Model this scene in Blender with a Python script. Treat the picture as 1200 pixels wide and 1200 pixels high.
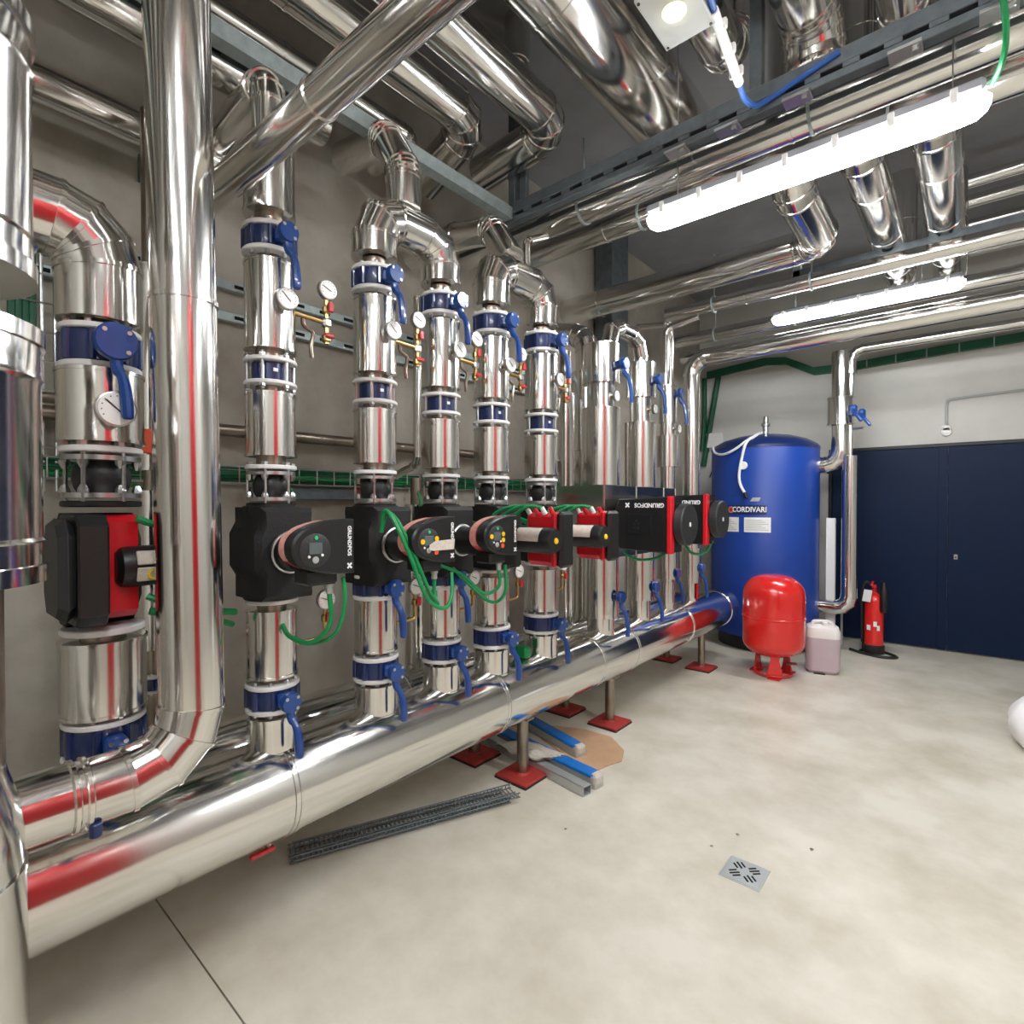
import bpy, bmesh, math, random
from mathutils import Vector, Matrix
random.seed(5)
for _o in list(bpy.data.objects):
    bpy.data.objects.remove(_o)
SC = bpy.context.scene
COL = SC.collection
PI = math.pi
R_ = math.radians

# ------------------------------------------------------------------ camera, world, exposure
cam_d = bpy.data.cameras.new('camera')
cam_d.sensor_width = 36.0
cam_d.lens = 635.0 / 1200.0 * 36.0
cam_d.clip_start = 0.02
cam = bpy.data.objects.new('camera', cam_d)
COL.objects.link(cam)
cam.location = (0, 0, 1.5)
cam.rotation_euler = (R_(90 - 0.812), 0, R_(40.4))
SC.camera = cam
w = bpy.data.worlds.new('world')
SC.world = w
w.use_nodes = True
w.node_tree.nodes['Background'].inputs[0].default_value = (0.8, 0.85, 0.9, 1)
w.node_tree.nodes['Background'].inputs[1].default_value = 0.02
SC.view_settings.view_transform = 'Standard'
SC.view_settings.look = 'None'
SC.view_settings.gamma = 1
SC.view_settings.use_curve_mapping = False
SC.view_settings.exposure = 2.0
TUBE = 19.0          # strength of the lit tube diffusers
try:
    SC.cycles.max_bounces = 9
    SC.cycles.diffuse_bounces = 4
    SC.cycles.glossy_bounces = 7
    SC.cycles.caustics_reflective = True
    SC.cycles.blur_glossy = 0.5
    SC.cycles.sample_clamp_indirect = 6.0
except Exception:
    pass


# ------------------------------------------------------------------ materials
def lin(c):
    out = []
    for q in c:
        q = q / 255.0
        out.append(q / 12.92 if q <= 0.04045 else ((q + 0.055) / 1.055) ** 2.4)
    return (out[0], out[1], out[2], 1)


def mat(name, col, rough=0.5, metal=0.0, var=0.0, vscale=4.0, bump=0.0, bscale=30.0, rvar=0.0,
        emit=None, es=0.0, alpha=None, dark=None, coat=0.0, trans=0.0, stretch=None, spec=0.5):
    m = bpy.data.materials.new(name)
    m.use_nodes = True
    nt = m.node_tree
    b = nt.nodes['Principled BSDF']
    c = lin(col)
    b.inputs['Base Color'].default_value = c
    b.inputs['Roughness'].default_value = rough
    b.inputs['Metallic'].default_value = metal
    b.inputs['Specular IOR Level'].default_value = spec
    if coat:
        b.inputs['Coat Weight'].default_value = coat
    if trans:
        b.inputs['Transmission Weight'].default_value = trans
    if emit:
        b.inputs['Emission Color'].default_value = lin(emit)
        b.inputs['Emission Strength'].default_value = es
    tc = nt.nodes.new('ShaderNodeTexCoord')
    src = tc.outputs['Object']
    if stretch:
        mp = nt.nodes.new('ShaderNodeMapping')
        mp.inputs['Scale'].default_value = stretch
        nt.links.new(src, mp.inputs['Vector'])
        src = mp.outputs['Vector']
    if var > 0:
        n = nt.nodes.new('ShaderNodeTexNoise')
        n.inputs['Scale'].default_value = vscale
        n.inputs['Detail'].default_value = 7
        n.inputs['Roughness'].default_value = 0.62
        nt.links.new(src, n.inputs['Vector'])
        r = nt.nodes.new('ShaderNodeValToRGB')
        d = lin(dark) if dark else tuple(q * (1 - var) for q in c[:3]) + (1,)
        r.color_ramp.elements[0].position = 0.33
        r.color_ramp.elements[1].position = 0.62
        r.color_ramp.elements[0].color = d
        r.color_ramp.elements[1].color = c
        nt.links.new(n.outputs['Fac'], r.inputs['Fac'])
        nt.links.new(r.outputs['Color'], b.inputs['Base Color'])
    if rvar > 0:
        n3 = nt.nodes.new('ShaderNodeTexNoise')
        n3.inputs['Scale'].default_value = 7
        n3.inputs['Detail'].default_value = 5
        nt.links.new(src, n3.inputs['Vector'])
        mr = nt.nodes.new('ShaderNodeMapRange')
        mr.inputs['To Min'].default_value = max(0.02, rough - rvar)
        mr.inputs['To Max'].default_value = rough + rvar
        nt.links.new(n3.outputs['Fac'], mr.inputs['Value'])
        nt.links.new(mr.outputs['Result'], b.inputs['Roughness'])
    if bump > 0:
        n2 = nt.nodes.new('ShaderNodeTexNoise')
        n2.inputs['Scale'].default_value = bscale
        n2.inputs['Detail'].default_value = 4
        nt.links.new(src, n2.inputs['Vector'])
        bp = nt.nodes.new('ShaderNodeBump')
        bp.inputs['Strength'].default_value = bump
        bp.inputs['Distance'].default_value = 0.01
        nt.links.new(n2.outputs['Fac'], bp.inputs['Height'])
        nt.links.new(bp.outputs['Normal'], b.inputs['Normal'])
    return m


M = {}
M['steel'] = mat('polished_sheet_steel', (224, 223, 219), 0.14, 1.0, bump=0.05, bscale=5, rvar=0.06)
M['steel_cap'] = mat('jacket_end_sheet', (190, 186, 178), 0.3, 1.0, bump=0.05, bscale=8)
M['core'] = mat('bare_pipe_steel', (168, 156, 142), 0.32, 1.0, var=0.35, vscale=9)
M['bead'] = mat('rolled_seam_steel', (228, 226, 220), 0.16, 1.0)
M['galv'] = mat('galvanised_steel', (176, 190, 190), 0.45, 0.5, var=0.25, vscale=22)
M['galv_dark'] = mat('dull_galvanised_steel', (108, 117, 121), 0.5, 0.5, var=0.25, vscale=18)
M['white_steel'] = mat('white_coated_flange', (226, 226, 224), 0.35, 0.0, var=0.06, vscale=12)
M['zinc'] = mat('zinc_bolt', (196, 198, 198), 0.28, 1.0)
M['blue'] = mat('blue_valve_enamel', (12, 64, 136), 0.3, 0.0, coat=0.4, var=0.12, vscale=14)
M['blue_deep'] = mat('dark_blue_casting', (11, 36, 88), 0.32, 0.0, coat=0.4, var=0.15, vscale=14)
M['rubber'] = mat('black_rubber', (28, 28, 28), 0.5, bump=0.1, bscale=60)
M['shell'] = mat('black_foam_shell', (15, 15, 15), 0.62, bump=0.15, bscale=120)
M['black'] = mat('black_plastic', (18, 19, 20), 0.4, bump=0.05, bscale=150)
M['graphite'] = mat('graphite_plastic', (38, 40, 41), 0.45, bump=0.1, bscale=150)
M['red'] = mat('red_enamel', (196, 24, 34), 0.32, coat=0.4)
M['redlabel'] = mat('pinkish_rating_label', (214, 150, 138), 0.5, var=0.25, vscale=60)
M['paper'] = mat('printed_paper', (206, 198, 184), 0.7, var=0.18, vscale=70)
M['white'] = mat('white_plastic', (232, 232, 228), 0.42)
M['dial'] = mat('dial_face', (236, 236, 232), 0.35)
M['ink'] = mat('black_ink', (24, 24, 26), 0.6)
M['white_ink'] = mat('white_ink', (236, 236, 236), 0.6)
M['lcd'] = mat('grey_display', (86, 96, 96), 0.25)
M['green'] = mat('green_cable', (14, 136, 74), 0.42, var=0.1, vscale=30)
M['green_dark'] = mat('dark_green_tray', (20, 92, 62), 0.5, var=0.2, vscale=9)
M['green_led'] = mat('green_led', (20, 150, 90), 0.4, emit=(20, 220, 120), es=0.1)
M['yellow'] = mat('yellow_plastic', (240, 196, 20), 0.45)
M['orange'] = mat('orange_tag', (232, 84, 34), 0.5)
M['brass'] = mat('brass_pipe', (196, 166, 112), 0.3, 1.0)
M['red_plate'] = mat('red_primer_plate', (172, 52, 46), 0.6, var=0.25, vscale=14)
M['tank'] = mat('blue_soft_jacket', (18, 62, 150), 0.42, var=0.08, vscale=3, bump=0.05, bscale=8)
M['vessel'] = mat('red_gloss_vessel', (214, 34, 30), 0.22, coat=0.5)
M['door'] = mat('navy_door_paint', (8, 29, 58), 0.5, var=0.1, vscale=3, spec=0.18)
M['door_dark'] = mat('black_door_frame', (16, 18, 22), 0.5)
M['floor'] = mat('painted_concrete_floor', (214, 209, 195), 0.4, var=0.2, vscale=2.1, dark=(188, 181, 162), bump=0.06, bscale=26, rvar=0.1)
M['joint'] = mat('dirty_floor_joint', (82, 74, 60), 0.8)
M['wall'] = mat('stained_concrete_wall', (178, 172, 160), 0.75, var=0.22, vscale=1.9, dark=(150, 143, 130), bump=0.12, bscale=40)
M['wall_far'] = mat('pale_plaster_wall', (204, 203, 196), 0.75, var=0.08, vscale=2.5, bump=0.06, bscale=50)
M['ceil'] = mat('grey_concrete_ceiling', (146, 145, 147), 0.8, var=0.18, vscale=2.5, bump=0.1, bscale=30)
M['tube'] = mat('lit_tube_diffuser', (255, 255, 255), 0.4, emit=(250, 252, 255), es=TUBE)
M['lamp_spot'] = mat('lit_emergency_lens', (255, 255, 230), 0.4, emit=(255, 250, 214), es=3.5)
M['lamp_glow'] = mat('white_lamp_cover', (186, 189, 185), 0.5)
M['clear'] = mat('grey_lamp_housing', (150, 153, 158), 0.4)
M['lens'] = mat('lamp_lens_rim', (250, 246, 190), 0.4, emit=(250, 246, 190), es=1.2)
M['cardboard'] = mat('brown_cardboard', (196, 158, 124), 0.75, var=0.1, vscale=12)
M['film_blue'] = mat('blue_film_wrap', (24, 118, 206), 0.35, var=0.15, vscale=18, bump=0.2, bscale=25)
M['alu'] = mat('dull_aluminium', (190, 194, 192), 0.4, 0.6)
M['liquid'] = mat('jerrycan_full_of_mauve_liquid', (190, 172, 178), 0.35, var=0.06, vscale=6)
M['can'] = mat('milky_white_plastic', (226, 222, 218), 0.4)
M['hose'] = mat('white_hose', (226, 228, 230), 0.45)
M['black_gap'] = mat('black_void', (8, 8, 8), 0.9)
M['cloth'] = mat('white_plastic_sack', (248, 248, 248), 0.5, bump=0.15, bscale=14)
M['beige'] = mat('beige_block', (206, 196, 178), 0.6)
M['blue_cable'] = mat('blue_cable', (40, 92, 170), 0.45)
M['conduit'] = mat('grey_conduit', (168, 172, 168), 0.5)
M['reflected_red'] = mat('red_stand_in_paint', (190, 22, 28), 0.35)  # colour of the added red stand-in that the near pipes reflect


# ------------------------------------------------------------------ mesh builder
def basis(ax):
    ax = Vector(ax).normalized()
    h = Vector((0, 0, 1)) if abs(ax.z) < 0.9 else Vector((1, 0, 0))
    u = h.cross(ax).normalized()
    return u, ax.cross(u), ax


class MB:
    def __init__(s):
        s.v = []
        s.f = []

    def add(s, vs, fs):
        o = len(s.v)
        s.v.extend([tuple(q) for q in vs])
        s.f.extend([tuple(i + o for i in f) for f in fs])
        return s

    def lathe(s, prof, o=(0, 0, 0), ax=(0, 0, 1), n=28, cap=(True, True)):
        u, v, a = basis(ax)
        o = Vector(o)
        vs, fs = [], []
        for r, h in prof:
            for i in range(n):
                t = 2 * PI * i / n
                vs.append(o + a * h + (u * math.cos(t) + v * math.sin(t)) * r)
        for k in range(len(prof) - 1):
            for i in range(n):
                j = (i + 1) % n
                fs.append((k * n + i, k * n + j, (k + 1) * n + j, (k + 1) * n + i))
        if cap[0]:
            fs.append(tuple(reversed(range(n))))
        if cap[1]:
            fs.append(tuple(range((len(prof) - 1) * n, len(prof) * n)))
        return s.add(vs, fs)

    def cyl(s, p0, p1, r, n=20, r1=None, lip=0.0):
        p0, p1 = Vector(p0), Vector(p1)
        L = (p1 - p0).length
        r1 = r if r1 is None else r1
        c = min(lip, L * 0.3, r * 0.5)
        if c > 0:
            pr = [(r - c, 0), (r, c), (r1, L - c), (r1 - c, L)]
        else:
            pr = [(r, 0), (r1, L)]
        return s.lathe(pr, p0, p1 - p0, n)

    def box(s, c, d, ch=0.0, rot=None):
        x, y, z = d[0] / 2, d[1] / 2, d[2] / 2
        c = Vector(c)
        ch = min(ch, 0.45 * min(d))
        if ch <= 0:
            vs = [Vector((a * x, b * y, e * z)) for a in (-1, 1) for b in (-1, 1) for e in (-1, 1)]
            fs = [(0, 1, 3, 2), (4, 6, 7, 5), (0, 4, 5, 1), (2, 3, 7, 6), (0, 2, 6, 4), (1, 5, 7, 3)]
        else:
            pts = []
            for a in (-1, 1):
                for b in (-1, 1):
                    for e in (-1, 1):
                        pts += [(a * x, b * (y - ch), e * (z - ch)), (a * (x - ch), b * y, e * (z - ch)),
                                (a * (x - ch), b * (y - ch), e * z)]
            bm = bmesh.new()
            for p in pts:
                bm.verts.new(p)
            bmesh.ops.convex_hull(bm, input=bm.verts)
            bmesh.ops.dissolve_limit(bm, angle_limit=0.01, verts=bm.verts, edges=bm.edges)
            bm.verts.index_update()
            vs = [v.co.copy() for v in bm.verts]
            fs = [tuple(v.index for v in f.verts) for f in bm.faces]
            bm.free()
        if rot is not None:
            vs = [rot @ v for v in vs]
        return s.add([c + v for v in vs], fs)

    def prism(s, poly, o, eu, ev, ed, depth, ch=0.0):
        # poly: (u,v) counter-clockwise seen from +ed
        o, eu, ev, ed = Vector(o), Vector(eu), Vector(ev), Vector(ed)
        n = len(poly)
        cu = sum(p[0] for p in poly) / n
        cv = sum(p[1] for p in poly) / n
        rings = [(0, 0.0), (0, depth)] if ch <= 0 else [(ch, 0), (0, ch), (0, depth - ch), (ch, depth)]
        vs, fs = [], []
        for inset, h in rings:
            for a, b in poly:
                L = math.hypot(a - cu, b - cv) or 1
                k = 1 - inset / L
                vs.append(o + eu * (cu + (a - cu) * k) + ev * (cv + (b - cv) * k) + ed * h)
        for k in range(len(rings) - 1):
            for i in range(n):
                j = (i + 1) % n
                fs.append((k * n + i, k * n + j, (k + 1) * n + j, (k + 1) * n + i))
        fs.append(tuple(reversed(range(n))))
        fs.append(tuple(range((len(rings) - 1) * n, len(rings) * n)))
        return s.add(vs, fs)

    def tube(s, pts, r, n=8, smooth=0):
        pts = [Vector(p) for p in pts]
        if smooth:
            pts = spline(pts, smooth)
        d0 = (pts[1] - pts[0]).normalized()
        u, v, _ = basis(d0)
        vs, fs = [], []
        m = len(pts)
        for k, p in enumerate(pts):
            d = (pts[min(k + 1, m - 1)] - pts[max(k - 1, 0)]).normalized()
            u = (u - d * u.dot(d)).normalized()
            v = d.cross(u)
            rr = r[k] if isinstance(r, (list, tuple)) else r
            for i in range(n):
                t = 2 * PI * i / n
                vs.append(p + (u * math.cos(t) + v * math.sin(t)) * rr)
        for k in range(m - 1):
            for i in range(n):
                j = (i + 1) % n
                fs.append((k * n + i, k * n + j, (k + 1) * n + j, (k + 1) * n + i))
        fs.append(tuple(reversed(range(n))))
        fs.append(tuple(range((m - 1) * n, m * n)))
        return s.add(vs, fs)

    def torus(s, o, ax, R, r, n=32, m=8):
        u, v, a = basis(ax)
        o = Vector(o)
        vs, fs = [], []
        for i in range(n):
            t = 2 * PI * i / n
            d = u * math.cos(t) + v * math.sin(t)
            for k in range(m):
                q = 2 * PI * k / m
                vs.append(o + d * (R + r * math.cos(q)) + a * r * math.sin(q))
        for i in range(n):
            for k in range(m):
                i2, k2 = (i + 1) % n, (k + 1) % m
                fs.append((i * m + k, i2 * m + k, i2 * m + k2, i * m + k2))
        return s.add(vs, fs)

    def loft(s, rings, closed=True):
        n = len(rings[0])
        vs = [p for r in rings for p in r]
        fs = []
        for k in range(len(rings) - 1):
            for i in range(n):
                j = (i + 1) % n
                fs.append((k * n + i, k * n + j, (k + 1) * n + j, (k + 1) * n + i))
        if closed:
            fs.append(tuple(reversed(range(n))))
            fs.append(tuple(range((len(rings) - 1) * n, len(rings) * n)))
        return s.add(vs, fs)


def spline(p, k):
    out = []
    q = [p[0] * 2 - p[1]] + list(p) + [p[-1] * 2 - p[-2]]
    for i in range(1, len(q) - 2):
        a, b, c, d = q[i - 1], q[i], q[i + 1], q[i + 2]
        for j in range(k):
            t = j / k
            out.append(0.5 * ((2 * b) + (c - a) * t + (2 * a - 5 * b + 4 * c - d) * t * t + (3 * b - a - 3 * c + d) * t ** 3))
    out.append(p[-1])
    return out


ORG = {}


def part(name, mb, m, parent=None, label=None, kind=None, sharp=32):
    me = bpy.data.meshes.new(name)
    off = ORG.get(parent.name, Vector((0, 0, 0))) if parent else Vector((0, 0, 0))
    me.from_pydata([(v[0] - off.x, v[1] - off.y, v[2] - off.z) for v in mb.v], [], mb.f)
    bm = bmesh.new()
    bm.from_mesh(me)
    bmesh.ops.recalc_face_normals(bm, faces=bm.faces)
    bm.to_mesh(me)
    bm.free()
    me.materials.append(M[m])
    me.polygons.foreach_set('use_smooth', [True] * len(me.polygons))
    me.set_sharp_from_angle(angle=R_(sharp))
    o = bpy.data.objects.new(name, me)
    COL.objects.link(o)
    if parent:
        o.parent = parent
        ORG[o.name] = off
    if label:
        o['label'] = label
    if kind:
        o['kind'] = kind
    return o


def thing(name, label, cat, loc=(0, 0, 0), group=None):
    o = bpy.data.objects.new(name, None)
    o.empty_display_size = 0.05
    COL.objects.link(o)
    o.location = loc
    ORG[o.name] = Vector(loc)
    o['label'] = label
    o['category'] = cat
    if group:
        o['group'] = group
    return o


def tag(o, label, cat, group=None):
    o['label'] = label
    o['category'] = cat
    if group:
        o['group'] = group
    return o


def kids(o):
    return [c for c in COL.objects if c.parent == o]


def copy_tree(o, parent=None, cache={}):
    c = o.copy()
    COL.objects.link(c)
    c.parent = parent
    for ch in o.children:
        copy_tree(ch, c)
    return c


def place(proto, used, loc, rz=0.0, label=None, sc=1.0, group=None):
    """first use moves the prototype itself, later uses copy it with all its parts"""
    o = proto if not used else copy_tree(proto)
    used.append(1)
    o.location = loc
    o.rotation_euler = (0, 0, rz)
    o.scale = (sc, sc, sc)
    if label:
        o['label'] = label
    if group:
        o['group'] = group
    return o


def text_mb(txt, size, o, eu, ev, bold=0.0, align='CENTER', ext=0.0006):
    cu = bpy.data.curves.new('lettering', 'FONT')
    cu.body = txt
    cu.size = size
    cu.align_x = align
    cu.align_y = 'CENTER'
    cu.extrude = ext
    cu.offset = bold
    cu.resolution_u = 3
    ob = bpy.data.objects.new('lettering_source', cu)
    COL.objects.link(ob)
    dg = bpy.context.evaluated_depsgraph_get()
    me = bpy.data.meshes.new_from_object(ob.evaluated_get(dg))
    mb = MB()
    o, eu, ev = Vector(o), Vector(eu), Vector(ev)
    ed = eu.cross(ev)
    mb.add([o + eu * v.co.x + ev * v.co.y + ed * v.co.z for v in me.vertices], [tuple(p.vertices) for p in me.polygons])
    bpy.data.objects.remove(ob)
    bpy.data.curves.remove(cu)
    bpy.data.meshes.remove(me)
    return mb


# ------------------------------------------------------------------ insulated pipe runs
def ring_on_plane(c, d, nrm, r, n):
    u, v, a = basis(d)
    out = []
    for i in range(n):
        t = 2 * PI * i / n
        p = c + (u * math.cos(t) + v * math.sin(t)) * r
        k = (c - p).dot(nrm) / a.dot(nrm)
        out.append((p + a * k, (u * math.cos(t) + v * math.sin(t))))
    return out


def seg_mb(A, B, d, prof):
    """prof: list of (end, offset, dr); end 0 measures from A, 1 back from B"""
    rings = []
    for e, off, dr in prof:
        rg = []
        for (a, rad), (b, _) in zip(A, B):
            L = (b - a).dot(d)
            o = min(off, max(L, 0.0) * 0.45)
            p = a + d * o if e == 0 else b - d * o
            rg.append(p + rad * dr)
        rings.append(rg)
    return rings


def pipe_run(label, pts, r, bend=None, sheet=1.0, gores=4, n=28, group=None, cat='pipe', name='insulated_pipe',
             m='steel', caps=True, bead=0.004, phase=0.5):
    pts = [Vector(p) for p in pts]
    bend = bend or r * 1.6
    th = thing(name, label, cat, pts[0], group)
    poly = [(pts[0], 's')]
    for i in range(1, len(pts) - 1):
        a, b, c = pts[i - 1], pts[i], pts[i + 1]
        d1, d2 = (b - a).normalized(), (c - b).normalized()
        ang = d1.angle(d2)
        L = bend * math.tan(ang / 2)
        if ang < 0.02:
            poly.append((b, 's'))
            continue
        ax = d1.cross(d2).normalized()
        side = ax.cross(d1)
        ctr = b - d1 * L + side * bend
        for k in range(gores + 1):
            # polyline through the tangent points of a gored bend
            q = ang * k / gores
            rad = Matrix.Rotation(q, 3, ax) @ (-side)
            poly.append((ctr + rad * bend, 'e' if k < gores else 's'))
    poly.append((pts[-1], None))
    segs = []
    for i in range(len(poly) - 1):
        p, q = poly[i][0], poly[i + 1][0]
        if (q - p).length < 1e-5:
            continue
        if poly[i][1] == 'e':
            segs.append((p, q, 'e'))
        else:
            L = (q - p).length
            cuts = [0.0]
            x = sheet * phase
            while x < L - 0.12:
                if x > 0.12:
                    cuts.append(x)
                x += sheet
            cuts.append(L)
            d = (q - p).normalized()
            for j in range(len(cuts) - 1):
                segs.append((p + d * cuts[j], p + d * cuts[j + 1], 's'))
    ns = len(segs)
    for i, (p, q, kd) in enumerate(segs):
        d = (q - p).normalized()
        dp = (segs[i - 1][1] - segs[i - 1][0]).normalized() if i else d
        dn = (segs[i + 1][1] - segs[i + 1][0]).normalized() if i < ns - 1 else d
        A = ring_on_plane(p, d, (d + dp).normalized(), r, n)
        B = ring_on_plane(q, d, (d + dn).normalized(), r, n)
        bw = min(0.012, r * 0.18)
        if kd == 's':
            prof = [(0, 0, 0), (1, bw, 0), (1, bw, bead), (1, 0, bead)]
            if i == ns - 1:
                prof = [(0, 0, 0), (1, 0, 0)]
        else:
            prof = [(0, 0, 0), (1, bw, 0), (1, bw, bead), (1, 0, bead)]
        mb = MB()
        rings = seg_mb(A, B, d, prof)
        mb.loft(rings, closed=True)
        part('jacket_section' if kd == 's' else 'elbow_segment', mb, m, th)
    return th


def clamp(th, c, ax, r, rod_to=None):
    u, v, a = basis(ax)
    mb = MB().lathe([(r, -0.006), (r + 0.005, -0.006), (r + 0.005, 0.006), (r, 0.006)], c, ax, 28, (False, False))
    part('pipe_clamp', mb, 'galv', th)
    if rod_to:
        part('hanger_rod', MB().cyl((c[0], c[1], c[2] + r), (c[0], c[1], rod_to), 0.005, 8), 'galv', th)


def closed_jacket(z0, z1, r, x, y, bead=0.003):
    L = z1 - z0
    return MB().lathe([(r - 0.004, 0), (r + bead, 0.001), (r + bead, 0.01), (r, 0.0105), (r, L - 0.0105), (r + bead, L - 0.01), (r + bead, L - 0.001), (r - 0.004, L)],
                      (x, y, z0), (0, 0, 1), 36)


# ------------------------------------------------------------------ room
CEIL = 4.15
XL, XR, YN, YF = -2.78, 2.4, -2.4, 7.1


def struct(name, mb, m, parent=None):
    o = part(name, mb, m, parent)
    if parent is None:
        o['kind'] = 'structure'
    return o


fl = struct('floor', MB().box(((XL + XR) / 2, (YN + YF) / 2, -0.08), (XR - XL + 0.4, YF - YN + 0.4, 0.08)), 'joint')
part('floor_slab', MB().box(((XL + XR) / 2, (YN - 0.2 + 0.672) / 2, -0.02), (XR - XL + 0.4, 0.672 - YN + 0.2, 0.04)), 'floor', fl)
part('floor_slab', MB().box(((XL + XR) / 2, (0.6775 + YF + 0.2) / 2, -0.02), (XR - XL + 0.4, YF + 0.2 - 0.6775, 0.04)), 'floor', fl)
struct('ceiling', MB().box(((XL + XR) / 2, (YN + YF) / 2, CEIL + 0.05), (XR - XL + 0.4, YF - YN + 0.4, 0.1)), 'ceil')
struct('wall_left', MB().box((XL - 0.1, (YN + YF) / 2, CEIL / 2), (0.2, YF - YN + 0.4, CEIL)), 'wall')
struct('wall_far', MB().box(((XL + XR) / 2, YF + 0.1, CEIL / 2), (XR - XL, 0.2, CEIL)), 'wall_far')
struct('wall_right', MB().box((XR + 0.1, (YN + YF) / 2, CEIL / 2), (0.2, YF - YN + 0.4, CEIL)), 'wall_far')
struct('wall_near', MB().box(((XL + XR) / 2, YN - 0.1, CEIL / 2), (XR - XL, 0.2, CEIL)), 'wall_far')
# double leaf door on the far wall
dr = bpy.data.objects.new('door_1', None)
COL.objects.link(dr)
dr.location = (-0.2, YF, 0)
ORG[dr.name] = Vector(dr.location)
dr['kind'] = 'structure'
part('door_frame', MB().box((-0.2, YF - 0.012, 2.105), (2.12, 0.05, 0.035), 0.003).box((-1.245, YF - 0.012, 1.05), (0.035, 0.05, 2.09), 0.003)
     .box((0.845, YF - 0.012, 1.05), (0.035, 0.05, 2.09), 0.003), 'door_dark', dr)
lf = part('door_leaf', MB().box((-0.713, YF - 0.02, 1.05), (1.02, 0.045, 2.07), 0.003), 'door', dr)
part('rebate_strip', MB().box((-0.235, YF - 0.046, 1.05), (0.075, 0.008, 2.07), 0.002), 'door', lf)
lf2 = part('door_leaf', MB().box((0.315, YF - 0.02, 1.05), (1.02, 0.045, 2.07), 0.003), 'door', dr)
part('lock_plate', MB().box((-0.13, YF - 0.046, 0.97), (0.03, 0.006, 0.05), 0.002), 'zinc', lf2)
part('keyhole', MB().cyl((-0.13, YF - 0.052, 0.965), (-0.13, YF - 0.048, 0.965), 0.008, 10), 'ink', lf2)


# ------------------------------------------------------------------ ceiling tube lamps
def tube_lamp(x0, x1, y, z, label, wires=(0.2, 0.2)):
    th = thing('tube_lamp', label, 'lamp', ((x0 + x1) / 2, y, z))
    L = x1 - x0
    # rounded diffuser: an elongated D section with rounded ends
    rings = []
    ns = 14
    prof = [(0.0, 0.25), (0.012, 0.62), (0.04, 0.92), (0.09, 1.0)]
    xs = [(x0 + a, k) for a, k in prof] + [(x1 - a, k) for a, k in reversed(prof)]
    for x, k in xs:
        rg = []
        for i in range(ns):
            t = PI + PI * i / (ns - 1)
            rg.append((x, y + 0.062 * k * math.cos(t), z + 0.02 + (0.062 * math.sin(t)) * k))
        rings.append(rg)
    d = MB().loft(rings)
    part('lit_diffuser', d, 'tube', th)
    hs = MB().box(((x0 + x1) / 2, y, z + 0.045), (L - 0.03, 0.135, 0.046), 0.012)
    part('lamp_housing', hs, 'clear', th)
    k = int(L / 0.2)
    for i in range(k + 1):
        x = x0 + 0.1 + (L - 0.2) * i / k
        for s in (-1, 1):
            part('housing_clip', MB().box((x, y + 0.07 * s, z + 0.03), (0.022, 0.008, 0.05), 0.002), 'white', th)
    if wires:
        for x in (x0 + wires[0], x1 - wires[1]):
            part('suspension_wire', MB().cyl((x, y, z + 0.06), (x, y, CEIL), 0.0025, 6), 'zinc', th)
    return th


tube_lamp(-1.234, 0.036, 2.49, 2.875, 'nearer lit tube lamp hung below the twin steel pipes', (0.15, 0.105))
tube_lamp(-1.326, -0.053, 5.0, 3.062, 'farther lit tube lamp above the blue tank', (0.2, 0.25))
tube_lamp(-0.6, 0.6, 0.1, 3.25, 'lit tube lamp hanging above the photographer')
tube_lamp(0.65, 1.9, 2.3, 2.9, 'lit tube lamp over the right side of the room')
tube_lamp(0.2, 1.5, -1.4, 3.3, 'lit tube lamp near the wall behind the camera')


# ------------------------------------------------------------------ floor level headers
MX, MZ, MR = -1.88, 0.50, 0.167


def header(label, x, z, r, cuts, name='pipe_header', caps=True):
    th = thing(name, label, 'pipe', (x, cuts[0], z))
    for i in range(len(cuts) - 1):
        a, b = cuts[i], cuts[i + 1]
        last = i == len(cuts) - 2
        pr = [(r, 0), (r, b - a - 0.03), (r + 0.004, b - a - 0.028), (r + 0.004, b - a - 0.018), (r, b - a - 0.016), (r, b - a - 0.012), (r + 0.004, b - a - 0.01), (r + 0.004, b - a)]
        if last:
            pr = [(r + 0.004, 0), (r + 0.004, 0.02), (r, 0.022), (r, b - a - 0.02), (r - 0.02, b - a)]
        part('jacket_section', MB().lathe(pr, (x, a, z), (0, 1, 0), 48), 'steel', th)
    return th


hd = header('large shiny steel header pipe along the floor carrying the pump risers', MX, MZ, MR, [-0.9, 0.93, 2.02, 2.93, 3.38, 4.32, 5.22, 5.42])
part('drain_stub', MB().cyl((-1.86, 0.875, 0.305), (-1.86, 0.875, 0.36), 0.012, 10), 'core', hd)
part('drain_lever', MB().box((-1.85, 0.85, 0.302), (0.022, 0.085, 0.014), 0.004), 'red', hd, 'small red drain lever')
hb = header('second steel header pipe behind the front one near the wall', -2.25, 0.50, 0.148, [-0.9, 0.75, 1.75, 2.75, 3.75, 4.75, 5.1])


def stand(x, y, top, label):
    th = thing('pipe_stand', label, 'stand', (x, y, 0), 'floor stands under the header pipes')
    part('post', MB().cyl((x, y, 0.02), (x, y, top), 0.032, 24), 'core', th)
    part('base_plate', MB().box((x, y, 0.0155), (0.215, 0.215, 0.013), 0.002), 'red_plate', th, 'red painted steel plate')
    part('weld_collar', MB().cyl((x, y, 0.021), (x, y, 0.032), 0.042, 20, 0.034), 'red_plate', th)
    part('rubber_pad', MB().box((x, y, 0.005), (0.222, 0.222, 0.01), 0.001), 'rubber', th)
    mb = MB()
    n = 9
    rr = MR if x > -2 else 0.148
    for i in range(n):
        pass
    part('saddle', MB().box((x, y, top - 0.004), (0.12, 0.06, 0.012), 0.002), 'core', th)
    return th


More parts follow.
